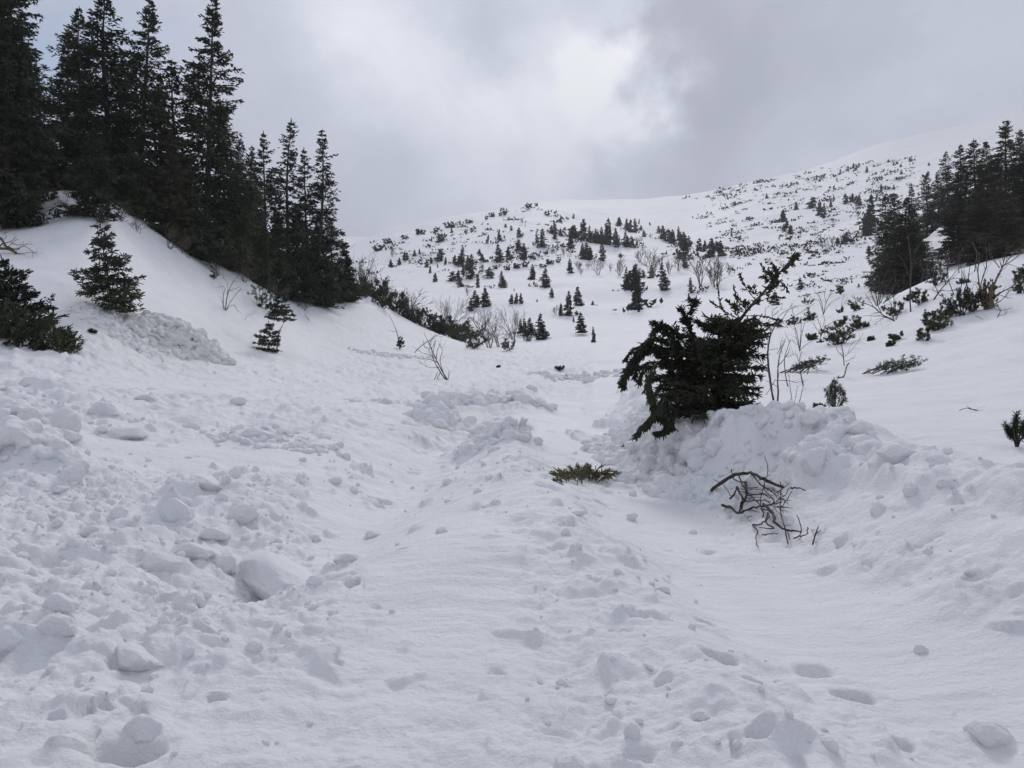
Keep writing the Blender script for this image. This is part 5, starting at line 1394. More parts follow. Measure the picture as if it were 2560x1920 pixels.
# ---- pines and shrubs of the right bank. x, foot, width, height in an enlarged view
PN = [(740, 835, 235, 155, 'wide dense dwarf pine above the forked bare shrub', 15, .13), (890, 700, 75, 95, 'upright dwarf pine right above the wide dense one', 8, .12), (965, 682, 55, 40, 'small slanted dwarf pine right of the upright one', 5, .10),
      (780, 668, 65, 55, 'open dwarf pine behind the wide dense one', 6, .12), (535, 785, 85, 60, 'dwarf pine in front of the twiggy pale thicket', 8, .12), (610, 812, 40, 25, 'little pine tuft left of the wide dense dwarf pine', 4, .09),
      (1003, 805, 48, 45, 'little round dwarf pine alone on the smooth slope', 5, .08), (1205, 802, 110, 68, 'dwarf pine with snow-filled crown on the smooth slope', 7, .09), (1155, 852, 90, 40, 'low pine lobe below the snow-filled one', 6, .09),
      (1435, 795, 135, 85, 'dwarf pine leaning over its shadow hollow on the smooth slope', 8, .09), (1520, 705, 190, 165, 'large ragged dwarf pine at the lower end of the row under the brow', 14, .12), (1610, 620, 100, 130, 'dwarf pine with bare stems between the two large ragged ones', 7, .12),
      (1720, 600, 150, 170, 'large dwarf pine left of the brown stump', 12, .12), (1800, 570, 110, 130, 'dwarf pine touching the brown stump', 8, .12), (1390, 520, 110, 105, 'round dwarf pine just under the brow of the bank', 9, .12),
      (1190, 605, 190, 90, 'dwarf pine around the foot of the leaning grey shrub', 10, .12), (880, 560, 130, 85, 'feathery low conifer left of the leaning grey shrub', 9, .12), (770, 560, 60, 38, 'small dwarf pine under the forked sapling', 5, .10),
      (760, 430, 60, 66, 'round dwarf pine farther up the right slope', 6, .2), (500, 510, 70, 60, 'small umbrella-shaped pine behind the grey thicket', 5, .14), (520, 610, 85, 90, 'dark pine clump inside the grey thicket', 8, .14), (390, 625, 110, 60, 'dark dwarf pine at the right end of the broken spruce', 8, .13),
      (1510, 350, 130, 140, 'dark dwarf pine on the brow before the right-hand wood', 10, .16), (1725, 342, 85, 38, 'flat dwarf pine cushion on the brow', 6, .12), (2190, 310, 100, 85, 'dwarf pine at the right photo edge, upper one', 8, .12), (2185, 412, 90, 100, 'dwarf pine at the right photo edge, lower one', 8, .12),
      (270, 640, 70, 60, 'dark dwarf pine behind the broken spruce boughs', 6, .13), (1310, 470, 80, 50, 'dwarf pine at the foot of the tall thin sapling', 6, .12), (590, 1315, 110, 40, 'low pine sprig left of the young upright pine', 6, .07)]
for n, (x, y, w, h, lab, st, tr) in enumerate(PN):
    px, py = 1860 + x / K, 600 + y / K
    yr = (12, 58) if y > 330 or x > 1400 else (60, 140)
    if y in (430, 510): yr = (58, 140)
    X, Y = hit(px, py, *yr); big_ = x > 1300 and h > 60; W = (1.25 if big_ else 1.1) * w / K / F * Y; H = (1.5 if big_ else 1.3) * h / K / F * Y
    g = pine_geo(300 + n, W, H, stems=st, tr=tr, needles=26 if Y > 20 else 40, nw=0.030 if Y > 20 else 0.012, fill=5, wood_r=0.02)
    o = link(bpy.data.objects.new('dwarf_pine', g.mesh('dwarf_pine', [PINE, BARK]))); o.location = (X, Y, ground_z(X, Y) - 0.03)
    props(o, lab, 'dwarf pine', 'dwarf pines of the right bank')

# windswept mats of pine
def swept(px0, py0, px1, py1, h, seed, label, nb=9, Yr=(14, 45)):
    rg2 = np.random.default_rng(seed); g = Geo(); TPn = []; TDn = []
    X, Y = hit((px0 + px1) / 2, (py0 + py1) / 2, *Yr); u = Y / F
    z = ground_z(X, Y); wd = (px1 - px0) * u
    for k in range(nb):
        f = k / nb; sx = -wd / 2 + wd * 0.6 * f * rg2.uniform(0.6, 1.1); ln = wd * rg2.uniform(0.3, 0.5); yy = rg2.uniform(-.35, .35)
        hh = h * u * (0.45 + 0.55 * (k + 1) / nb) * rg2.uniform(0.5, 1.0)
        P = [(sx, yy, -0.03), (sx + ln * .35, yy, hh * .35), (sx + ln * .7, yy + rg2.normal(0, .1), hh * .8), (sx + ln, yy + rg2.normal(0, .12), hh)]
        L = stick(g, P, .018, .007, 5, 1)
        for t_ in np.linspace(0.4, 1, 7):
            i = int(t_ * (len(L) - 1)); p = L[i]
            for _ in range(2):
                q = p + np.array([rg2.uniform(0, .16), rg2.normal(0, .08), rg2.normal(0, .05)])
                TPn.append(q); TDn.append(unit(np.array([1.0, rg2.normal(0, .3), 0.25 + rg2.normal(0, .2)])))
    tuft(g, np.array(TPn), np.array(TDn), 0.11, 20, rg2, 0.016)
    o = link(bpy.data.objects.new('dwarf_pine', g.mesh('swept_pine', [PINE, BARK]))); o.location = (X, Y, z)
    props(o, label, 'dwarf pine')
swept(2150, 927, 2312, 927, 42, 401, 'windswept dwarf pine mat lying flat on the open snow')
swept(1945, 935, 2075, 935, 46, 402, 'windswept pine on crooked legs behind the bare sapling', nb=7)

# young upright pine
X, Y = hit(2088, 1023, 13, 24); u = Y / F
rg2 = np.random.default_rng(41); g = Geo(); A = []; D_ = []
for k in range(11):
    ph = rg2.uniform(0, 6.28); r = rg2.uniform(0.2, 1) * 24 * u; hh = (78 - 34 * (r / (22 * u)) ** 1.5) * u
    c, s_ = math.cos(ph), math.sin(ph)
    L = stick(g, [(0, 0, -.03), (c * r * .8, s_ * r * .8, hh * .35), (c * r * 1.05, s_ * r * 1.05, hh * .7), (c * r * .9, s_ * r * .9, hh)], .012, .006, 5, 1)
    for t_ in np.linspace(0.35, 1, 9):
        p = L[int(t_ * (len(L) - 1))] + rg2.normal(0, 0.045, 3); A.append(p); D_.append(unit(np.array([c * .6 + rg2.normal(0, .3), s_ * .6 + rg2.normal(0, .3), 0.9])))
tuft(g, np.array(A), np.array(D_), 0.075, 26, rg2, 0.009)
o = link(bpy.data.objects.new('young_pine', g.mesh('young_pine', [PINE, BARK]))); o.location = (X, Y, ground_z(X, Y))
props(o, 'young upright pine shaped like a flame on the snow behind the bank', 'pine')
# young pine at the right edge
X, Y = hit(2542, 1120, 9, 17); u = Y / F
rg2 = np.random.default_rng(43); g = Geo(); A = []; D_ = []
for c, s_, hh in ((0, 0, 82), (-26, 4, 55), (-10, -6, 60), (22, 5, 62), (30, -4, 45), (-18, 8, 44)):
    L = stick(g, [(0, 0, -.05), (c * u * .3, s_ * u * .3, hh * u * .4), (c * u, s_ * u, hh * u)], .014, .007, 5, 1)
    for t_ in np.linspace(0.72, 1, 7):
        p = L[int(t_ * (len(L) - 1))]; A.append(p); D_.append(unit(np.array([c * .02, s_ * .02, 1.0])))
tuft(g, np.array(A), np.array(D_), 0.085, 46, rg2, 0.008)
o = link(bpy.data.objects.new('young_pine', g.mesh('young_pine_edge', [PINE, BARK]))); o.location = (X, Y, ground_z(X, Y))
props(o, 'young pine with needle puffs on bare stalks at the right edge of the photo', 'pine')

# ---- bare saplings and shrubs
def line_shrub(name, lines, org, Yr, label, mat, r, cat='bare shrub', seed=0, twigs=0, group=None, K_=3.16, off=(1860, 600)):
    rg2 = np.random.default_rng(seed); g = Geo()
    X, Y = hit(off[0] + org[0] / K_, off[1] + org[1] / K_, *Yr); z = ground_z(X, Y)
    for pts_, r0, r1 in lines:
        dy = rg2.uniform(-.25, .25)
        P = []
        for k, q in enumerate(pts_):
            w = ray(off[0] + q[0] / K_, off[1] + q[1] / K_, Y) - np.array([X, Y, z])
            w[1] += dy * k / max(1, len(pts_) - 1); P.append(w)
        L = stick(g, P, r0 * r, r1 * r, 5, 0, 0.003 * r / .01, rg2)
        for _ in range(twigs):
            i = rg2.integers(len(L) // 3, len(L) - 1); d = unit(L[i + 1 if i + 1 < len(L) else i] - L[i - 1])
            e = L[i] + unit(d + rg2.normal(0, .6, 3)) * rg2.uniform(.08, .3) * r / .01
            stick(g, [L[i], (L[i] + e) / 2 + rg2.normal(0, .01, 3), e], r0 * r * .35, r0 * r * .2, 3, 0)
    o = link(bpy.data.objects.new(name, g.mesh(name, [mat], True))); o.location = (X, Y, z)
    props(o, label, cat, group)
    return o
line_shrub('bare_sapling', [([(255, 1375), (220, 1200), (190, 950), (200, 800), (240, 690), (290, 645), (350, 640)], 2.2, .6), ([(262, 1370), (262, 1200), (255, 1050), (262, 900), (300, 800)], 1.8, .5),
    ([(195, 1050), (120, 950), (50, 820)], .9, .4), ([(200, 1030), (110, 960), (20, 930)], .9, .4), ([(255, 1110), (330, 1110), (390, 1125), (445, 1115)], .7, .4), ([(250, 1100), (210, 1170), (178, 1225)], .6, .35),
    ([(262, 1000), (340, 930), (395, 850)], .8, .4), ([(262, 900), (320, 780)], .7, .3), ([(200, 800), (215, 730), (250, 650), (330, 655)], 1.0, .4), ([(275, 1372), (330, 1330), (385, 1240)], .8, .4), ([(300, 900), (290, 820), (310, 765)], .5, .3),
    ([(195, 870), (250, 860)], .5, .3), ([(185, 820), (178, 780)], .4, .3)], (255, 1378), (11, 22), 'tall slender bare sapling with dark stems right of the broken spruce', TWIG_DARK, .012, seed=1, twigs=2)
line_shrub('bare_sapling', [([(415, 1345), (440, 1240), (455, 1120)], 1, .5), ([(400, 1345), (370, 1220), (350, 1060)], 1, .5), ([(385, 1320), (400, 1240), (405, 1150)], .7, .4), ([(360, 1370), (380, 1330), (420, 1345)], .7, .5)], (410, 1348), (11, 24), 'short bare sapling right beside the tall slender one', TWIG_DARK, .009, seed=2, twigs=1)
line_shrub('bare_sapling', [([(350, 1160), (325, 1080), (310, 960), (320, 880), (350, 790)], 1.3, .5), ([(470, 1155), (445, 1060), (430, 960), (445, 880)], 1.3, .5), ([(430, 960), (400, 900), (330, 930)], .7, .4), ([(445, 1060), (400, 1040), (330, 1045)], .6, .4), ([(500, 1060), (530, 1000), (600, 985), (680, 975)], 1, .4), ([(530, 1000), (600, 1030), (690, 1035)], .8, .4)],
    (410, 1160), (14, 30), 'crooked bare stems carrying the windswept pine', TWIG_DARK, .014, seed=3, twigs=2)
line_shrub('bare_sapling', [([(440, 880), (430, 760), (400, 620)], 1.2, .4), ([(440, 880), (460, 760), (490, 640)], 1.2, .4), ([(445, 870), (500, 820), (555, 795)], .8, .3), ([(435, 860), (400, 740), (385, 640)], .9, .3), ([(440, 850), (450, 700), (445, 610)], .9, .3), ([(420, 830), (380, 790)], .6, .3)],
    (440, 885), (20, 45), 'broom-shaped bare shrub above the windswept pine', TWIG, .018, seed=4, twigs=4)
line_shrub('bare_sapling', [([(792, 990), (790, 900), (785, 820)], 1.6, .6), ([(790, 930), (740, 880), (705, 800)], 1, .4), ([(795, 920), (850, 860), (925, 740)], 1, .35), ([(800, 960), (850, 940), (885, 905)], .8, .3), ([(820, 890), (845, 820), (900, 790)], .6, .3), ([(790, 900), (750, 840)], .6, .3)],
    (792, 993), (14, 40), 'forked bare sapling standing alone below the wide dwarf pine', TWIG, .013, seed=5, twigs=3)
line_shrub('driftwood_stick', [([(740, 1086), (780, 1084), (800, 1050), (812, 1000), (835, 970)], 1.8, 1.3)], (780, 1090), (14, 32), 'weathered curved stick poking from the snow under the forked sapling', DRIFT, .014, 'stick', seed=6)
line_shrub('fallen_twig', [([(1700, 1348), (1740, 1332), (1790, 1330), (1850, 1350), (1940, 1364)], .8, .4), ([(1790, 1330), (1800, 1318)], .6, .4), ([(1775, 1330), (1830, 1345), (1800, 1340)], 1.4, 1)], (1800, 1350), (11, 24), 'thin dark twig lying on the smooth snow at the right', DRIFT_DARK, .008, 'twig', seed=7, twigs=1)
line_shrub('bare_sapling', [([(1318, 570), (1310, 400), (1318, 200), (1300, 40), (1290, -60)], 2.2, .7), ([(1312, 300), (1260, 180), (1230, 120)], 1, .4), ([(1315, 250), (1360, 150), (1470, 60)], 1, .4), ([(1315, 120), (1380, 60), (1440, -20)], .9, .4), ([(1318, 200), (1350, 80)], .8, .4)],
    (1318, 572), (28, 52), 'tall thin bare sapling before the lowest spruce of the right-hand wood', TWIG, .020, seed=8, twigs=5)
line_shrub('leaning_shrub', [([(1190, 640), (1100, 590), (1020, 520), (930, 490), (860, 440)], 2, .5), ([(1190, 640), (1080, 600), (940, 600)], 1.4, .4), ([(1200, 630), (1230, 560), (1270, 470)], 1.2, .5), ([(1090, 590), (1040, 480), (1000, 440)], 1, .4), ([(1180, 630), (1160, 520), (1110, 450)], 1.1, .4), ([(1130, 600), (1060, 640), (1030, 670)], .8, .3), ([(1210, 600), (1190, 480), (1180, 400)], 1.1, .4), ([(1020, 520), (960, 430)], .8, .3)],
    (1190, 645), (22, 48), 'grey bare shrub leaning left out of the right bank', TWIG, .020, seed=9, twigs=6)
line_shrub('bare_shrub', [([(1060, 520), (1040, 380), (1020, 230)], 1.5, .4), ([(1070, 510), (1090, 360), (1150, 220)], 1.5, .4), ([(1080, 500), (1120, 380), (1170, 300)], 1.4, .4), ([(1050, 520), (1070, 400), (1060, 260)], 1.3, .4), ([(1100, 500), (1180, 400), (1200, 250)], 1.4, .4), ([(1120, 490), (1150, 400), (1210, 330)], 1.2, .4), ([(1045, 520), (1010, 420), (1000, 340)], 1, .4), ([(1130, 480), (1250, 380), (1260, 260)], 1.3, .4)],
    (1080, 525), (40, 62), 'dense upright bare shrub at the snow brow left of the tall thin sapling', TWIG, .026, seed=10, twigs=7)
line_shrub('bare_shrub', [([(1495, 480), (1530, 420), (1590, 340), (1640, 300)], 2.4, .8), ([(1530, 420), (1500, 330), (1440, 250)], 1.2, .4), ([(1590, 340), (1560, 220), (1500, 120)], 1.1, .4), ([(1550, 400), (1640, 400), (1700, 380)], 1, .4), ([(1600, 330), (1680, 240), (1740, 180)], 1.1, .4), ([(1590, 345), (1620, 200), (1600, 100)], 1, .4)],
    (1495, 485), (24, 50), 'slanting bare shrub below the brow, branches fanning right', TWIG, .019, seed=11, twigs=6)
line_shrub('bare_shrub', [([(1885, 520), (1860, 400), (1840, 250), (1850, 100)], 2.2, .7), ([(1920, 520), (1960, 380), (2020, 220), (2060, 60)], 2.4, .7), ([(1940, 520), (2000, 430), (2120, 360), (2160, 300)], 1.8, .6), ([(1930, 500), (1990, 300), (2080, 150), (2160, 60)], 2.0, .6), ([(1880, 500), (1800, 420), (1760, 330), (1740, 250)], 1.3, .5), ([(1900, 500), (1880, 350), (1930, 200), (1940, 60)], 1.6, .6), ([(1950, 520), (2040, 470), (2110, 380)], 1.2, .5), ([(2020, 220), (1960, 120), (1960, 20)], 1.1, .4), ([(2060, 200), (2160, 120), (2200, 0)], 1.1, .4)],
    (1920, 530), (24, 52), 'big many-stemmed bare shrub around the brown stump near the right edge', TWIG, .021, seed=12, twigs=8)
line_shrub('bare_shrub', [([(1740, 410), (1780, 300), (1800, 220)], 1.6, .5), ([(1660, 440), (1620, 330), (1600, 240)], 1.2, .4), ([(1700, 440), (1720, 300), (1700, 160)], 1.2, .4), ([(1640, 560), (1600, 470), (1500, 380)], 1.4, .5), ([(1650, 520), (1700, 450), (1680, 380)], 1, .4)],
    (1690, 560), (26, 52), 'thin bare shrub rising through the two large dwarf pines', TWIG, .018, seed=13, twigs=6)
line_shrub('bare_shrub', [([(2000, 610), (2030, 560), (2010, 500), (2030, 430)], 1.4, .5), ([(2030, 560), (2090, 540)], .8, .4), ([(2010, 600), (2060, 590), (2080, 565)], .8, .4), ([(2030, 560), (1990, 540), (1980, 480)], .8, .4)], (2000, 614), (22, 48), 'little gnarled bare shrub below the brown stump', TWIG, .016, seed=14, twigs=3)
line_shrub('bare_shrub', [([(625, 595), (620, 520), (600, 450), (560, 400)], 1.6, .4), ([(625, 590), (660, 480), (700, 420)], 1.3, .4), ([(630, 580), (680, 500), (750, 460)], 1.1, .4), ([(620, 560), (590, 480), (540, 470)], 1, .4), ([(650, 500), (640, 420), (660, 380)], .9, .3)], (625, 598), (34, 60), 'wispy grey shrub on the slope left of the dark upright shrub', TWIG, .022, seed=15, twigs=6)
line_shrub('bare_shrub', [([(605, 770), (610, 700), (580, 620)], 1.4, .5), ([(608, 760), (650, 680), (720, 630)], 1.2, .4), ([(605, 750), (560, 680), (540, 650)], 1, .4), ([(610, 740), (680, 700), (730, 660)], 1, .4), ([(605, 720), (640, 640), (640, 600)], .9, .3)], (605, 772), (22, 46), 'pale bare thicket behind the wide dense dwarf pine', TWIG, .018, seed=16, twigs=6)
line_shrub('bare_shrub', [([(770, 540), (780, 480), (800, 420)], 1.2, .4), ([(765, 540), (800, 490), (815, 450)], .9, .4)], (768, 545), (34, 60), 'small forked bare sapling above a little dwarf pine', TWIG, .018, seed=17, twigs=2)
line_shrub('bare_shrub', [([(190, 640), (240, 590), (300, 540)], 1.2, .4), ([(250, 640), (300, 580), (400, 530)], 1.2, .4), ([(330, 640), (420, 590), (500, 540), (560, 500)], 1.2, .4), ([(180, 630), (170, 560), (200, 520)], .9, .4), ([(300, 630), (350, 560), (390, 500)], .9, .4), ([(230, 640), (220, 570), (260, 530)], .9, .4), ([(400, 620), (380, 540), (440, 520)], .9, .4)], (300, 640), (22, 46), 'spreading grey thicket right behind the top of the broken spruce', TWIG, .018, seed=18, twigs=8)
line_shrub('bare_shrub', [([(1560, 330), (1540, 200), (1520, 120)], 1.1, .4), ([(1450, 330), (1440, 220), (1470, 150)], 1.1, .4), ([(1500, 330), (1500, 210), (1540, 140)], 1.1, .4), ([(1600, 300), (1610, 200), (1600, 120)], 1.1, .4), ([(1820, 250), (1840, 120), (1820, 20)], 1.2, .4), ([(1700, 260), (1690, 140), (1720, 60)], 1.1, .4), ([(1400, 340), (1420, 250), (1400, 180)], 1, .4)], (1600, 335), (40, 62), 'row of thin bare stems on the brow before the right-hand wood', TWIG, .026, seed=19, twigs=8)
line_shrub('stalk', [([(1825, 600), (1850, 612), (1878, 632)], 1, .6)], (1850, 632), (20, 40), 'short dark stick lying on the snow below the brown stump', TWIG_DARK, .012, 'stick', seed=20)

# left slope shrubs; enlarged view of the left
LK = dict(K_=2.458, off=(0, 450))
line_shrub('bare_shrub', [([(1385, 800), (1395, 700), (1430, 620), (1465, 580)], 1.6, .4), ([(1380, 800), (1370, 720), (1380, 660), (1340, 655)], 1.1, .4), ([(1390, 800), (1420, 740), (1480, 660)], 1.2, .4), ([(1375, 800), (1365, 720)], .8, .4), ([(1395, 700), (1400, 640), (1370, 600)], .8, .4), ([(1390, 800), (1430, 770), (1470, 810)], .8, .4), ([(1410, 680), (1470, 660)], .7, .3)],
    (1385, 802), (32, 52), 'forked bare shrub alone on the smooth left slope', TWIG, .020, seed=31, twigs=4, **LK)
line_shrub('bare_twigs', [([(1905, 865), (1880, 830), (1870, 800)], 1, .4), ([(1895, 850), (1860, 835)], .7, .4), ([(1880, 830), (1890, 800)], .7, .4), ([(1905, 860), (1885, 850)], .6, .4)], (1900, 866), (36, 60), 'small bare twigs right of the two-storeyed spruce', TWIG_DARK, .016, 'twig', seed=32, **LK)
line_shrub('bare_twigs', [([(1505, 862), (1520, 835), (1550, 825)], .7, .4)], (1505, 864), (28, 50), 'thin arched stalk left of the two-storeyed spruce', TWIG_DARK, .014, 'twig', seed=33, **LK)
line_shrub('bare_twigs', [([(1835, 735), (1830, 700), (1780, 690)], 1, .4), ([(1830, 700), (1830, 680)], .7, .4), ([(1835, 730), (1815, 720)], .7, .4)], (1835, 737), (40, 66), 'bare twigs at the snow lip under the last spruces of the wood', TWIG_DARK, .016, 'twig', seed=34, **LK)
line_shrub('bare_twigs', [([(1985, 775), (2020, 785), (2050, 750), (2100, 738)], 1, .4)], (1990, 778), (46, 76), 'long arched root at the snow lip by the wood corner', TWIG_DARK, .022, 'root', seed=35, **LK)
LK = dict(K_=3.16, off=(800, 450))
line_shrub('bare_twigs', [([(630, 1330), (610, 1210), (580, 1130), (545, 1065)], 1.4, .4), ([(605, 1200), (540, 1188)], .7, .3), ([(635, 1290), (648, 1220)], .8, .4)], (630, 1335), (45, 75), 'long leaning bare twig rising from the dark seedling', TWIG, .026, 'twig', seed=36, **LK)
line_shrub('leaning_shrub', [([(1010, 1585), (960, 1500), (910, 1400), (860, 1290), (840, 1250)], 2.2, .5), ([(1000, 1590), (940, 1500), (890, 1400), (880, 1320)], 1.9, .5), ([(975, 1530), (950, 1430), (970, 1350), (940, 1300)], 1.2, .4), ([(930, 1440), (880, 1420), (800, 1410)], 1, .3), ([(905, 1390), (850, 1380), (790, 1355)], 1, .3),
    ([(880, 1330), (830, 1320), (820, 1270)], .9, .3), ([(920, 1420), (930, 1340), (960, 1290)], 1, .3), ([(940, 1480), (860, 1480), (790, 1440)], .9, .3), ([(1010, 1580), (1018, 1510)], .8, .4), ([(860, 1300), (900, 1240), (940, 1215)], .9, .3), ([(745, 1365), (800, 1310), (870, 1265), (920, 1225)], 1.2, .5),
    ([(930, 1520), (900, 1580), (860, 1640)], 1, .5), ([(950, 1520), (920, 1600), (970, 1640), (920, 1655)], 1, .5), ([(980, 1580), (930, 1570), (870, 1620)], .9, .4), ([(960, 1600), (985, 1640), (940, 1650)], .9, .5), ([(900, 1420), (860, 1350), (870, 1290)], .8, .3), ([(890, 1370), (910, 1290), (900, 1240)], .8, .3)],
    (1005, 1592), (24, 46), 'bare shrub leaning left over a snow mound at the centre', TWIG_DARK, .017, seed=37, twigs=4, **LK)
line_shrub('bare_twigs', [([(1085, 1650), (1100, 1630), (1108, 1618)], .8, .4)], (1085, 1652), (22, 46), 'tiny twig right of the leaning shrub', TWIG_DARK, .014, 'twig', seed=38, **LK)
line_shrub('bare_twigs', [([(1080, 590), (1100, 540), (1140, 500)], 1, .4), ([(1085, 590), (1060, 530), (1065, 500)], 1, .4), ([(1085, 590), (1120, 560), (1160, 530)], .8, .3)], (1085, 592), (55, 90), 'wispy twigs on the bank crest by the wood corner', TWIG, .03, 'twig', seed=39, twigs=3, K_=3.16, off=(520, 500))

# brown uprooted brush at the upper left
LK = dict(K_=5.267, off=(0, 560))
line_shrub('uprooted_brush', [([(-60, 140), (20, 210), (60, 290), (110, 310), (200, 390), (300, 420), (410, 495)], 5, 1.4), ([(-40, 330), (60, 320), (140, 350), (230, 400)], 5, 2), ([(20, 180), (60, 250), (20, 300)], 3, 2), ([(130, 330), (230, 320), (310, 290), (380, 330), (430, 390)], 1.4, .6), ([(310, 290), (370, 270), (440, 275)], .9, .4),
    ([(60, 250), (150, 230), (215, 190)], 1.6, .6), ([(150, 260), (240, 270), (330, 250)], 1.0, .5), ([(0, 100), (40, 110), (75, 100)], .8, .5), ([(60, 200), (60, 150), (10, 110)], 1, .5), ([(250, 400), (330, 380), (400, 370), (470, 372)], 1, .5), ([(180, 380), (250, 440), (260, 450)], .8, .4), ([(400, 480), (460, 460)], .8, .5), ([(90, 330), (140, 260), (220, 200)], 1.2, .5), ([(160, 370), (260, 350), (350, 300)], 1, .4)],
    (150, 420), (24, 38), 'uprooted brown brush with snapped roots on the upper left slope', DRIFT, .012, 'brush', seed=41, twigs=5, **LK)

# shaggy stump
X, Y = hit(2470, 774, 24, 50); u = Y / F
g = pine_geo(77, 46 * u, 66 * u, stems=12, tr=0.10, needles=24, nw=0.03, fill=5, wood_r=0.05)
rg2 = np.random.default_rng(9)
for k in range(10):
    ph = rg2.uniform(0, 6.28); c, s_ = math.cos(ph), math.sin(ph)
    stick(g, [(c * .12, s_ * .12, -.05), (c * .2, s_ * .2, .5), (c * rg2.uniform(.1, .5), s_ * .3, rg2.uniform(.8, 1.4))], .06, .025, 5, 1, .01, rg2)
o = link(bpy.data.objects.new('tree_stump', g.mesh('tree_stump', [BROWN_NEEDLE, DRIFT]))); o.location = (X, Y, ground_z(X, Y))
props(o, 'shaggy brown broken stump among bare stems near the right edge', 'stump')

# ------------------------------------------------------------------ heaps of broken snow
def ico(sub):
    import bmesh
    bm = bmesh.new(); bmesh.ops.create_icosphere(bm, subdivisions=sub, radius=1.0)
    V = np.array([v.co[:] for v in bm.verts]); Fc = np.array([[v.index for v in f.verts] for f in bm.faces]); bm.free()
    return V, Fc

def noise3(P, f, seed):
    return (vnoise(P[:, 0] * f + seed, P[:, 1] * f - seed, 1) + vnoise(P[:, 1] * f + 5, P[:, 2] * f + seed, 2) + vnoise(P[:, 2] * f - 9, P[:, 0] * f + seed, 3)) / 3

IV2, IF2 = ico(2)
IV4, IF4 = ico(5)

CRUMB_A = bpy.data.textures.new('crumble', 'CLOUDS'); CRUMB_A.noise_scale = 0.16; CRUMB_A.noise_depth = 2
CRUMB_B = bpy.data.textures.new('grain', 'CLOUDS'); CRUMB_B.noise_scale = 0.05; CRUMB_B.noise_depth = 1
def rubble(name, spots, label, cat, voxel, smooth_it, seed, kind='stuff', mat=None):
    """spots: (x, y, z, radius). Irregular clods fused to one crust."""
    rg = np.random.default_rng(seed)
    Vs = []; Fs = []; n = 0
    for (x, y, z, r) in spots:
        pn = rg.uniform(2.2, 4.5)
        V = IV2 / (np.abs(IV2) ** pn).sum(1, keepdims=True) ** (1 / pn)
        V = V * (1 + 0.30 * noise3(IV2, 1.4, rg.uniform(0, 50)))[:, None]
        for _ in range(3):
            dd = unit(rg.normal(size=3)); V = V - np.outer(np.clip(V @ dd - rg.uniform(0.45, 0.85), 0, 9) * 0.95, dd)
        V = V * np.array([rg.uniform(0.7, 1.35), rg.uniform(0.6, 1.1), rg.uniform(0.5, 0.95)]) * r
        M = np.array(Matrix.Rotation(rg.uniform(0, 6.28), 3, 'Z') @ Matrix.Rotation(rg.normal(0, .5), 3, 'X') @ Matrix.Rotation(rg.normal(0, .5), 3, 'Y'))
        Vs.append(V @ M.T + [x, y, z]); Fs.append(IF2 + n); n += len(V)
    V = np.concatenate(Vs); c = V.mean(0)
    c[2] = V[:, 2].min()
    me = mesh_np(name, V - c, [np.concatenate(Fs)], mat or SNOW_CLOD, smooth=True)
    o = link(bpy.data.objects.new(name, me)); o.location = c
    m = o.modifiers.new('fuse', 'REMESH'); m.mode = 'VOXEL'; m.voxel_size = voxel; m.use_smooth_shade = True
    if smooth_it:
        m2 = o.modifiers.new('melt', 'SMOOTH'); m2.factor = 0.5; m2.iterations = smooth_it
    m3 = o.modifiers.new('crumble', 'DISPLACE'); m3.texture = CRUMB_A; m3.texture_coords = 'GLOBAL'; m3.strength = 0.055; m3.mid_level = 0.5
    m4 = o.modifiers.new('grain', 'DISPLACE'); m4.texture = CRUMB_B; m4.texture_coords = 'GLOBAL'; m4.strength = 0.022; m4.mid_level = 0.5
    props(o, label, cat, None, kind)
    return o

SNOW_DIRTY = SNOW_CLOD.copy(); SNOW_DIRTY.name = 'dirty_snow'
for nd in SNOW_DIRTY.node_tree.nodes:
    if nd.type == 'VALTORGB':
        nd.color_ramp.elements[0].color = (0.66, 0.655, 0.62, 1); nd.color_ramp.elements[1].color = (0.78, 0.785, 0.785, 1)
# the face of the ploughed bank
rb = np.random.default_rng(17)
bp_ = np.array([b[:2] for b in BERM]); seg = np.linalg.norm(np.diff(bp_, axis=0), axis=1); cum = np.concatenate([[0], np.cumsum(seg)])
spots = []
for k in range(1900):
    t = rb.uniform(0, cum[-1]); i = min(int(np.searchsorted(cum, t)) - 1, len(seg) - 1); i = max(i, 0)
    f = (t - cum[i]) / seg[i]; p = bp_[i] + f * (bp_[i + 1] - bp_[i]); d = (bp_[i + 1] - bp_[i]) / seg[i]
    nrm = np.array([d[1], -d[0]]); frac = (i + f) / (len(bp_) - 1)
    dens = 0.03 + 0.97 * sstep(0.44, 0.60, frac)
    if rb.random() > dens: continue
    s = rb.uniform(0.05, 1.9) if rb.random() < 0.9 else rb.uniform(1.8, 2.5)
    q = p + nrm * s
    if q[1] < 5.5: continue
    r = rb.uniform(0.035, 0.10) if rb.random() < 0.65 else rb.uniform(0.10, 0.21)
    if frac < 0.45: r *= 0.7
    qx, qy = proj(q[0], q[1], 0.4)
    if 1765 < qx < 2030 and 1150 < qy < 1400 and r > 0.11: continue
    spots.append((q[0], q[1], r))
arr = np.array(spots); zz = height(arr[:, 0], arr[:, 1])[0]
rubble('snow_rubble', [(a[0], a[1], z - 0.05 * a[2], a[2]) for a, z in zip(spots, zz)], 'wall of lumpy ploughed snow clods along the right of the path', 'snow bank', 0.022, 1, 1)

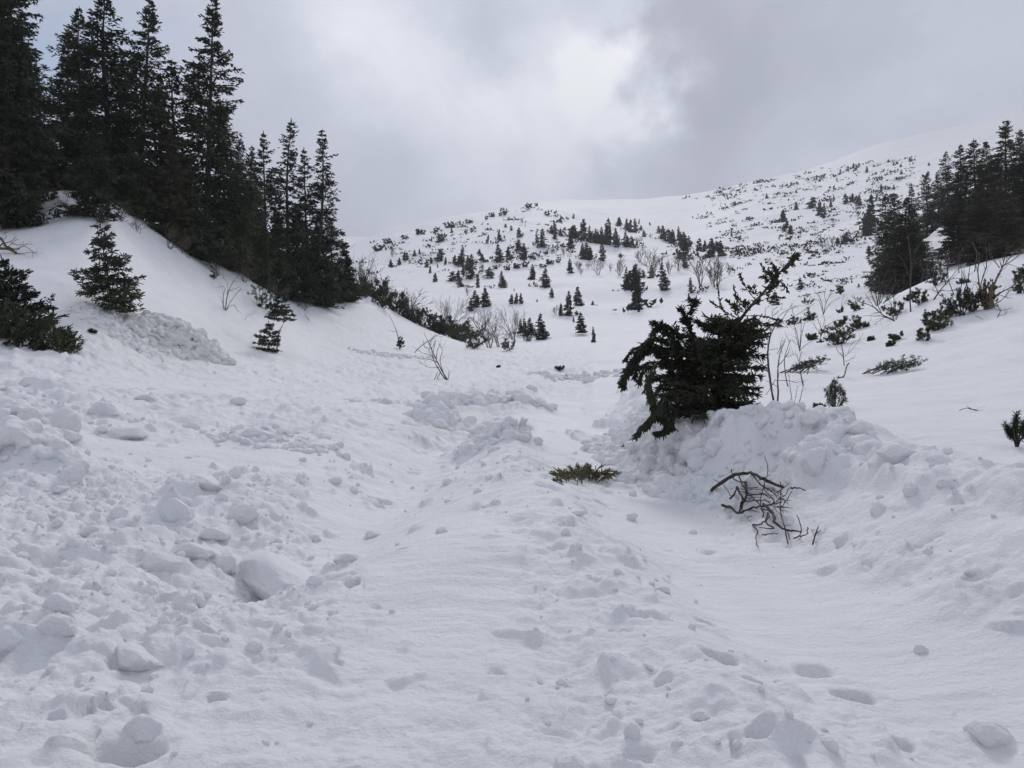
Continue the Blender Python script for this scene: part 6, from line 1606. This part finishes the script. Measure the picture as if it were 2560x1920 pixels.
def heap(px, py, n, rx, ry, rmin, rmax, label, seed, voxel, up=0.0, Yr=(4, 60), pw=2.2):
    rg = np.random.default_rng(seed)
    X, Y = hit(px, py, *Yr)
    a = rg.uniform(0, 6.28, n); q = rg.random(n) ** 0.6
    x = X + rx * q * np.cos(a); y = Y + ry * q * np.sin(a)
    r = rmin + (rmax - rmin) * rg.random(n) ** pw
    z = height(x, y)[0] + up * (1 - q) + 0.05 * r
    rubble('snow_rubble', list(zip(x, y, z, r)), label, 'snow rubble', voxel, 1, seed, mat=SNOW_DIRTY if 'dirty' in label else None)
heap(470, 893, 420, 1.7, 0.9, 0.05, 0.26, 'dirty yellowish heap of broken snow at the foot of the left slope, thickest part', 51, 0.028, up=0.12)
heap(370, 868, 360, 1.6, 0.9, 0.05, 0.17, 'scatter of broken snow lumps left of the thick dirty heap', 52, 0.028, up=0.05)
heap(290, 835, 260, 1.6, 0.9, 0.05, 0.14, 'thin scatter of snow lumps below the young spruce', 53, 0.03)
heap(1110, 1050, 200, 1.0, 0.6, 0.05, 0.24, 'heap of angular snow lumps capped by one large block, left of centre', 54, 0.028)
heap(1240, 1125, 170, 0.9, 0.6, 0.05, 0.20, 'low pile of snow lumps at the far end of the central ridge', 55, 0.025)
heap(1230, 1008, 420, 2.3, 1.0, 0.06, 0.28, 'wide heap of snow lumps across the far centre of the debris', 56, 0.035)
heap(1000, 1010, 180, 1.8, 0.5, 0.05, 0.16, 'thin trail of snow lumps left of the wide far heap', 57, 0.035)
heap(1590, 1078, 190, 0.8, 0.6, 0.04, 0.15, 'small heap of round snow lumps under the hanging boughs', 58, 0.022, Yr=(9, 20))
heap(60, 1170, 60, 0.75, 0.5, 0.08, 0.24, 'cluster of big rounded snow blocks at the left edge, lower one', 59, 0.025, Yr=(5, 20))
heap(20, 1090, 90, 0.9, 0.7, 0.08, 0.26, 'cluster of big rounded snow blocks at the left edge, upper one', 60, 0.028, Yr=(6, 22))
heap(700, 1100, 110, 1.6, 1.0, 0.05, 0.15, 'scattered snow lumps on the left of the smooth hollow', 61, 0.028)
heap(980, 890, 260, 3.0, 2.0, 0.06, 0.16, 'scatter of small snow lumps left of the leaning bare shrub', 62, 0.045, Yr=(20, 70))
heap(1450, 940, 200, 3.2, 1.6, 0.07, 0.22, 'scatter of small snow lumps on the far debris at the centre', 63, 0.05, Yr=(20, 70))

# ------------------------------------------------------------------ single blocks
def block_mesh(seed, chips=7):
    rg = np.random.default_rng(seed)
    pn = rg.uniform(2.6, 4.2)
    V = IV4 / (np.abs(IV4) ** pn).sum(1, keepdims=True) ** (1 / pn)
    V[:, 0] += 0.25 * V[:, 2] * rg.normal(); V = V * (1 + 0.30 * noise3(IV4, 0.9, seed * 3.1) + 0.12 * noise3(IV4, 2.3, seed * 1.7) + 0.06 * noise3(IV4, 6, seed) + 0.03 * noise3(IV4, 15, seed))[:, None]
    # chips broken off
    for _ in range(chips):
        d = unit(rg.normal(size=3)); c = rg.uniform(0.72, 0.95)
        over = V @ d - c
        V = V - np.outer(np.clip(over, 0, 9) * 0.85, d)
    # soft snow cap tapering to the back
    V[:, 2] *= 1 - 0.45 * sstep(-0.2, 1.1, V[:, 1])
    return mesh_np('snow_block', V, [IF4], SNOW_CLOD, smooth=True)
BM = [block_mesh(s) for s in (3, 8, 14, 21, 33)]
SLAB = block_mesh(5, 3)
# px, py of the foot, width, height (photograph pixels), turn, label
for n, ((px, py, w, h, rot, lab), (x, y, z, a, b, hh, r_)) in enumerate(zip(BL, BLP)):
    o = link(bpy.data.objects.new('snow_block', SLAB if w > 500 else BM[n % 5]))
    free = 'snowball' in lab
    o.scale = (a * 1.04, b * 1.05, hh * (0.5 if free else 0.62))
    o.rotation_euler = (0 if free else math.radians(-14), math.radians(RNG.uniform(-7, 7)), r_)
    o.location = (x, y, z + hh * (0.40 if free else (0.3 if w > 500 else 0.17)))
    props(o, lab, 'snow block', 'snow blocks of the avalanche debris')

# crumbs thrown over the debris
rg = np.random.default_rng(99)
IV1 = IV2
cx = rg.uniform(-6.5, 5.5, 30000); cy = 2.6 + 13 * rg.random(30000) ** 0.9
cx = cx * cy / 9
zz, rr, bf = height(cx, cy)
keep = rg.random(30000) < (0.16 * rr ** 1.5 + 0.10 * bf)
cx, cy, zz = cx[keep], cy[keep], zz[keep]
print('crumbs', len(cx))
cx, cy, zz = cx[:2600], cy[:2600], zz[:2600]
Vs = []; Fs = []; n = 0
lowV, lowF = ico(1)
for x, y, z in zip(cx, cy, zz):
    r = rg.uniform(0.006, 0.016) * (1 + 2.2 * rg.random() ** 4) * (0.7 + y / 9)
    V = (IV2 if r > 0.03 else lowV); Fc = (IF2 if r > 0.03 else lowF)
    W_ = V * rg.uniform(0.6, 1.3, 3) * (1 + 0.25 * rg.random(len(V)))[:, None] * r
    M = np.array(Matrix.Rotation(rg.uniform(0, 6.28), 3, 'Z') @ Matrix.Rotation(rg.uniform(0, 3), 3, 'X'))
    Vs.append(W_ @ M.T + [x, y, z + 0.15 * r]); Fs.append(Fc + n); n += len(V)
o = link(bpy.data.objects.new('snow_crumbs', mesh_np('snow_crumbs', np.concatenate(Vs), [np.concatenate(Fs)], SNOW_CLOD, smooth=False)))
props(o, 'small snow crumbs strewn over the rough avalanche debris', 'snow crumbs', None, 'stuff')

# ------------------------------------------------------------------ valley haze
if HAZE:
    m = bpy.data.materials.new("haze"); m.use_nodes = True; nt = m.node_tree; nt.nodes.clear()
    out = nt.nodes.new('ShaderNodeOutputMaterial'); pv = nt.nodes.new('ShaderNodeVolumePrincipled')
    pv.inputs['Color'].default_value = (0.93, 0.95, 1.0, 1); pv.inputs['Density'].default_value = HAZE; pv.inputs['Anisotropy'].default_value = 0.2
    nt.links.new(pv.outputs[0], out.inputs['Volume'])
    top = max(float(_[2].max()) for _ in (_gg, _hg)) + 40; bot = min(float(_[2].min()) for _ in (_gg, _hg)) - 1.2
    x = 1700
    V = [(a * x, b * x, c) for c in (bot, top) for a, b in ((-1, -1), (1, -1), (1, 1), (-1, 1))]
    me = mesh_np('haze', V, [np.array([[0, 3, 2, 1], [4, 5, 6, 7], [0, 1, 5, 4], [1, 2, 6, 5], [2, 3, 7, 6], [3, 0, 4, 7]])], m)
    o = link(bpy.data.objects.new('haze', me)); props(o, 'thin pale mist filling the valley', None, None, 'stuff')
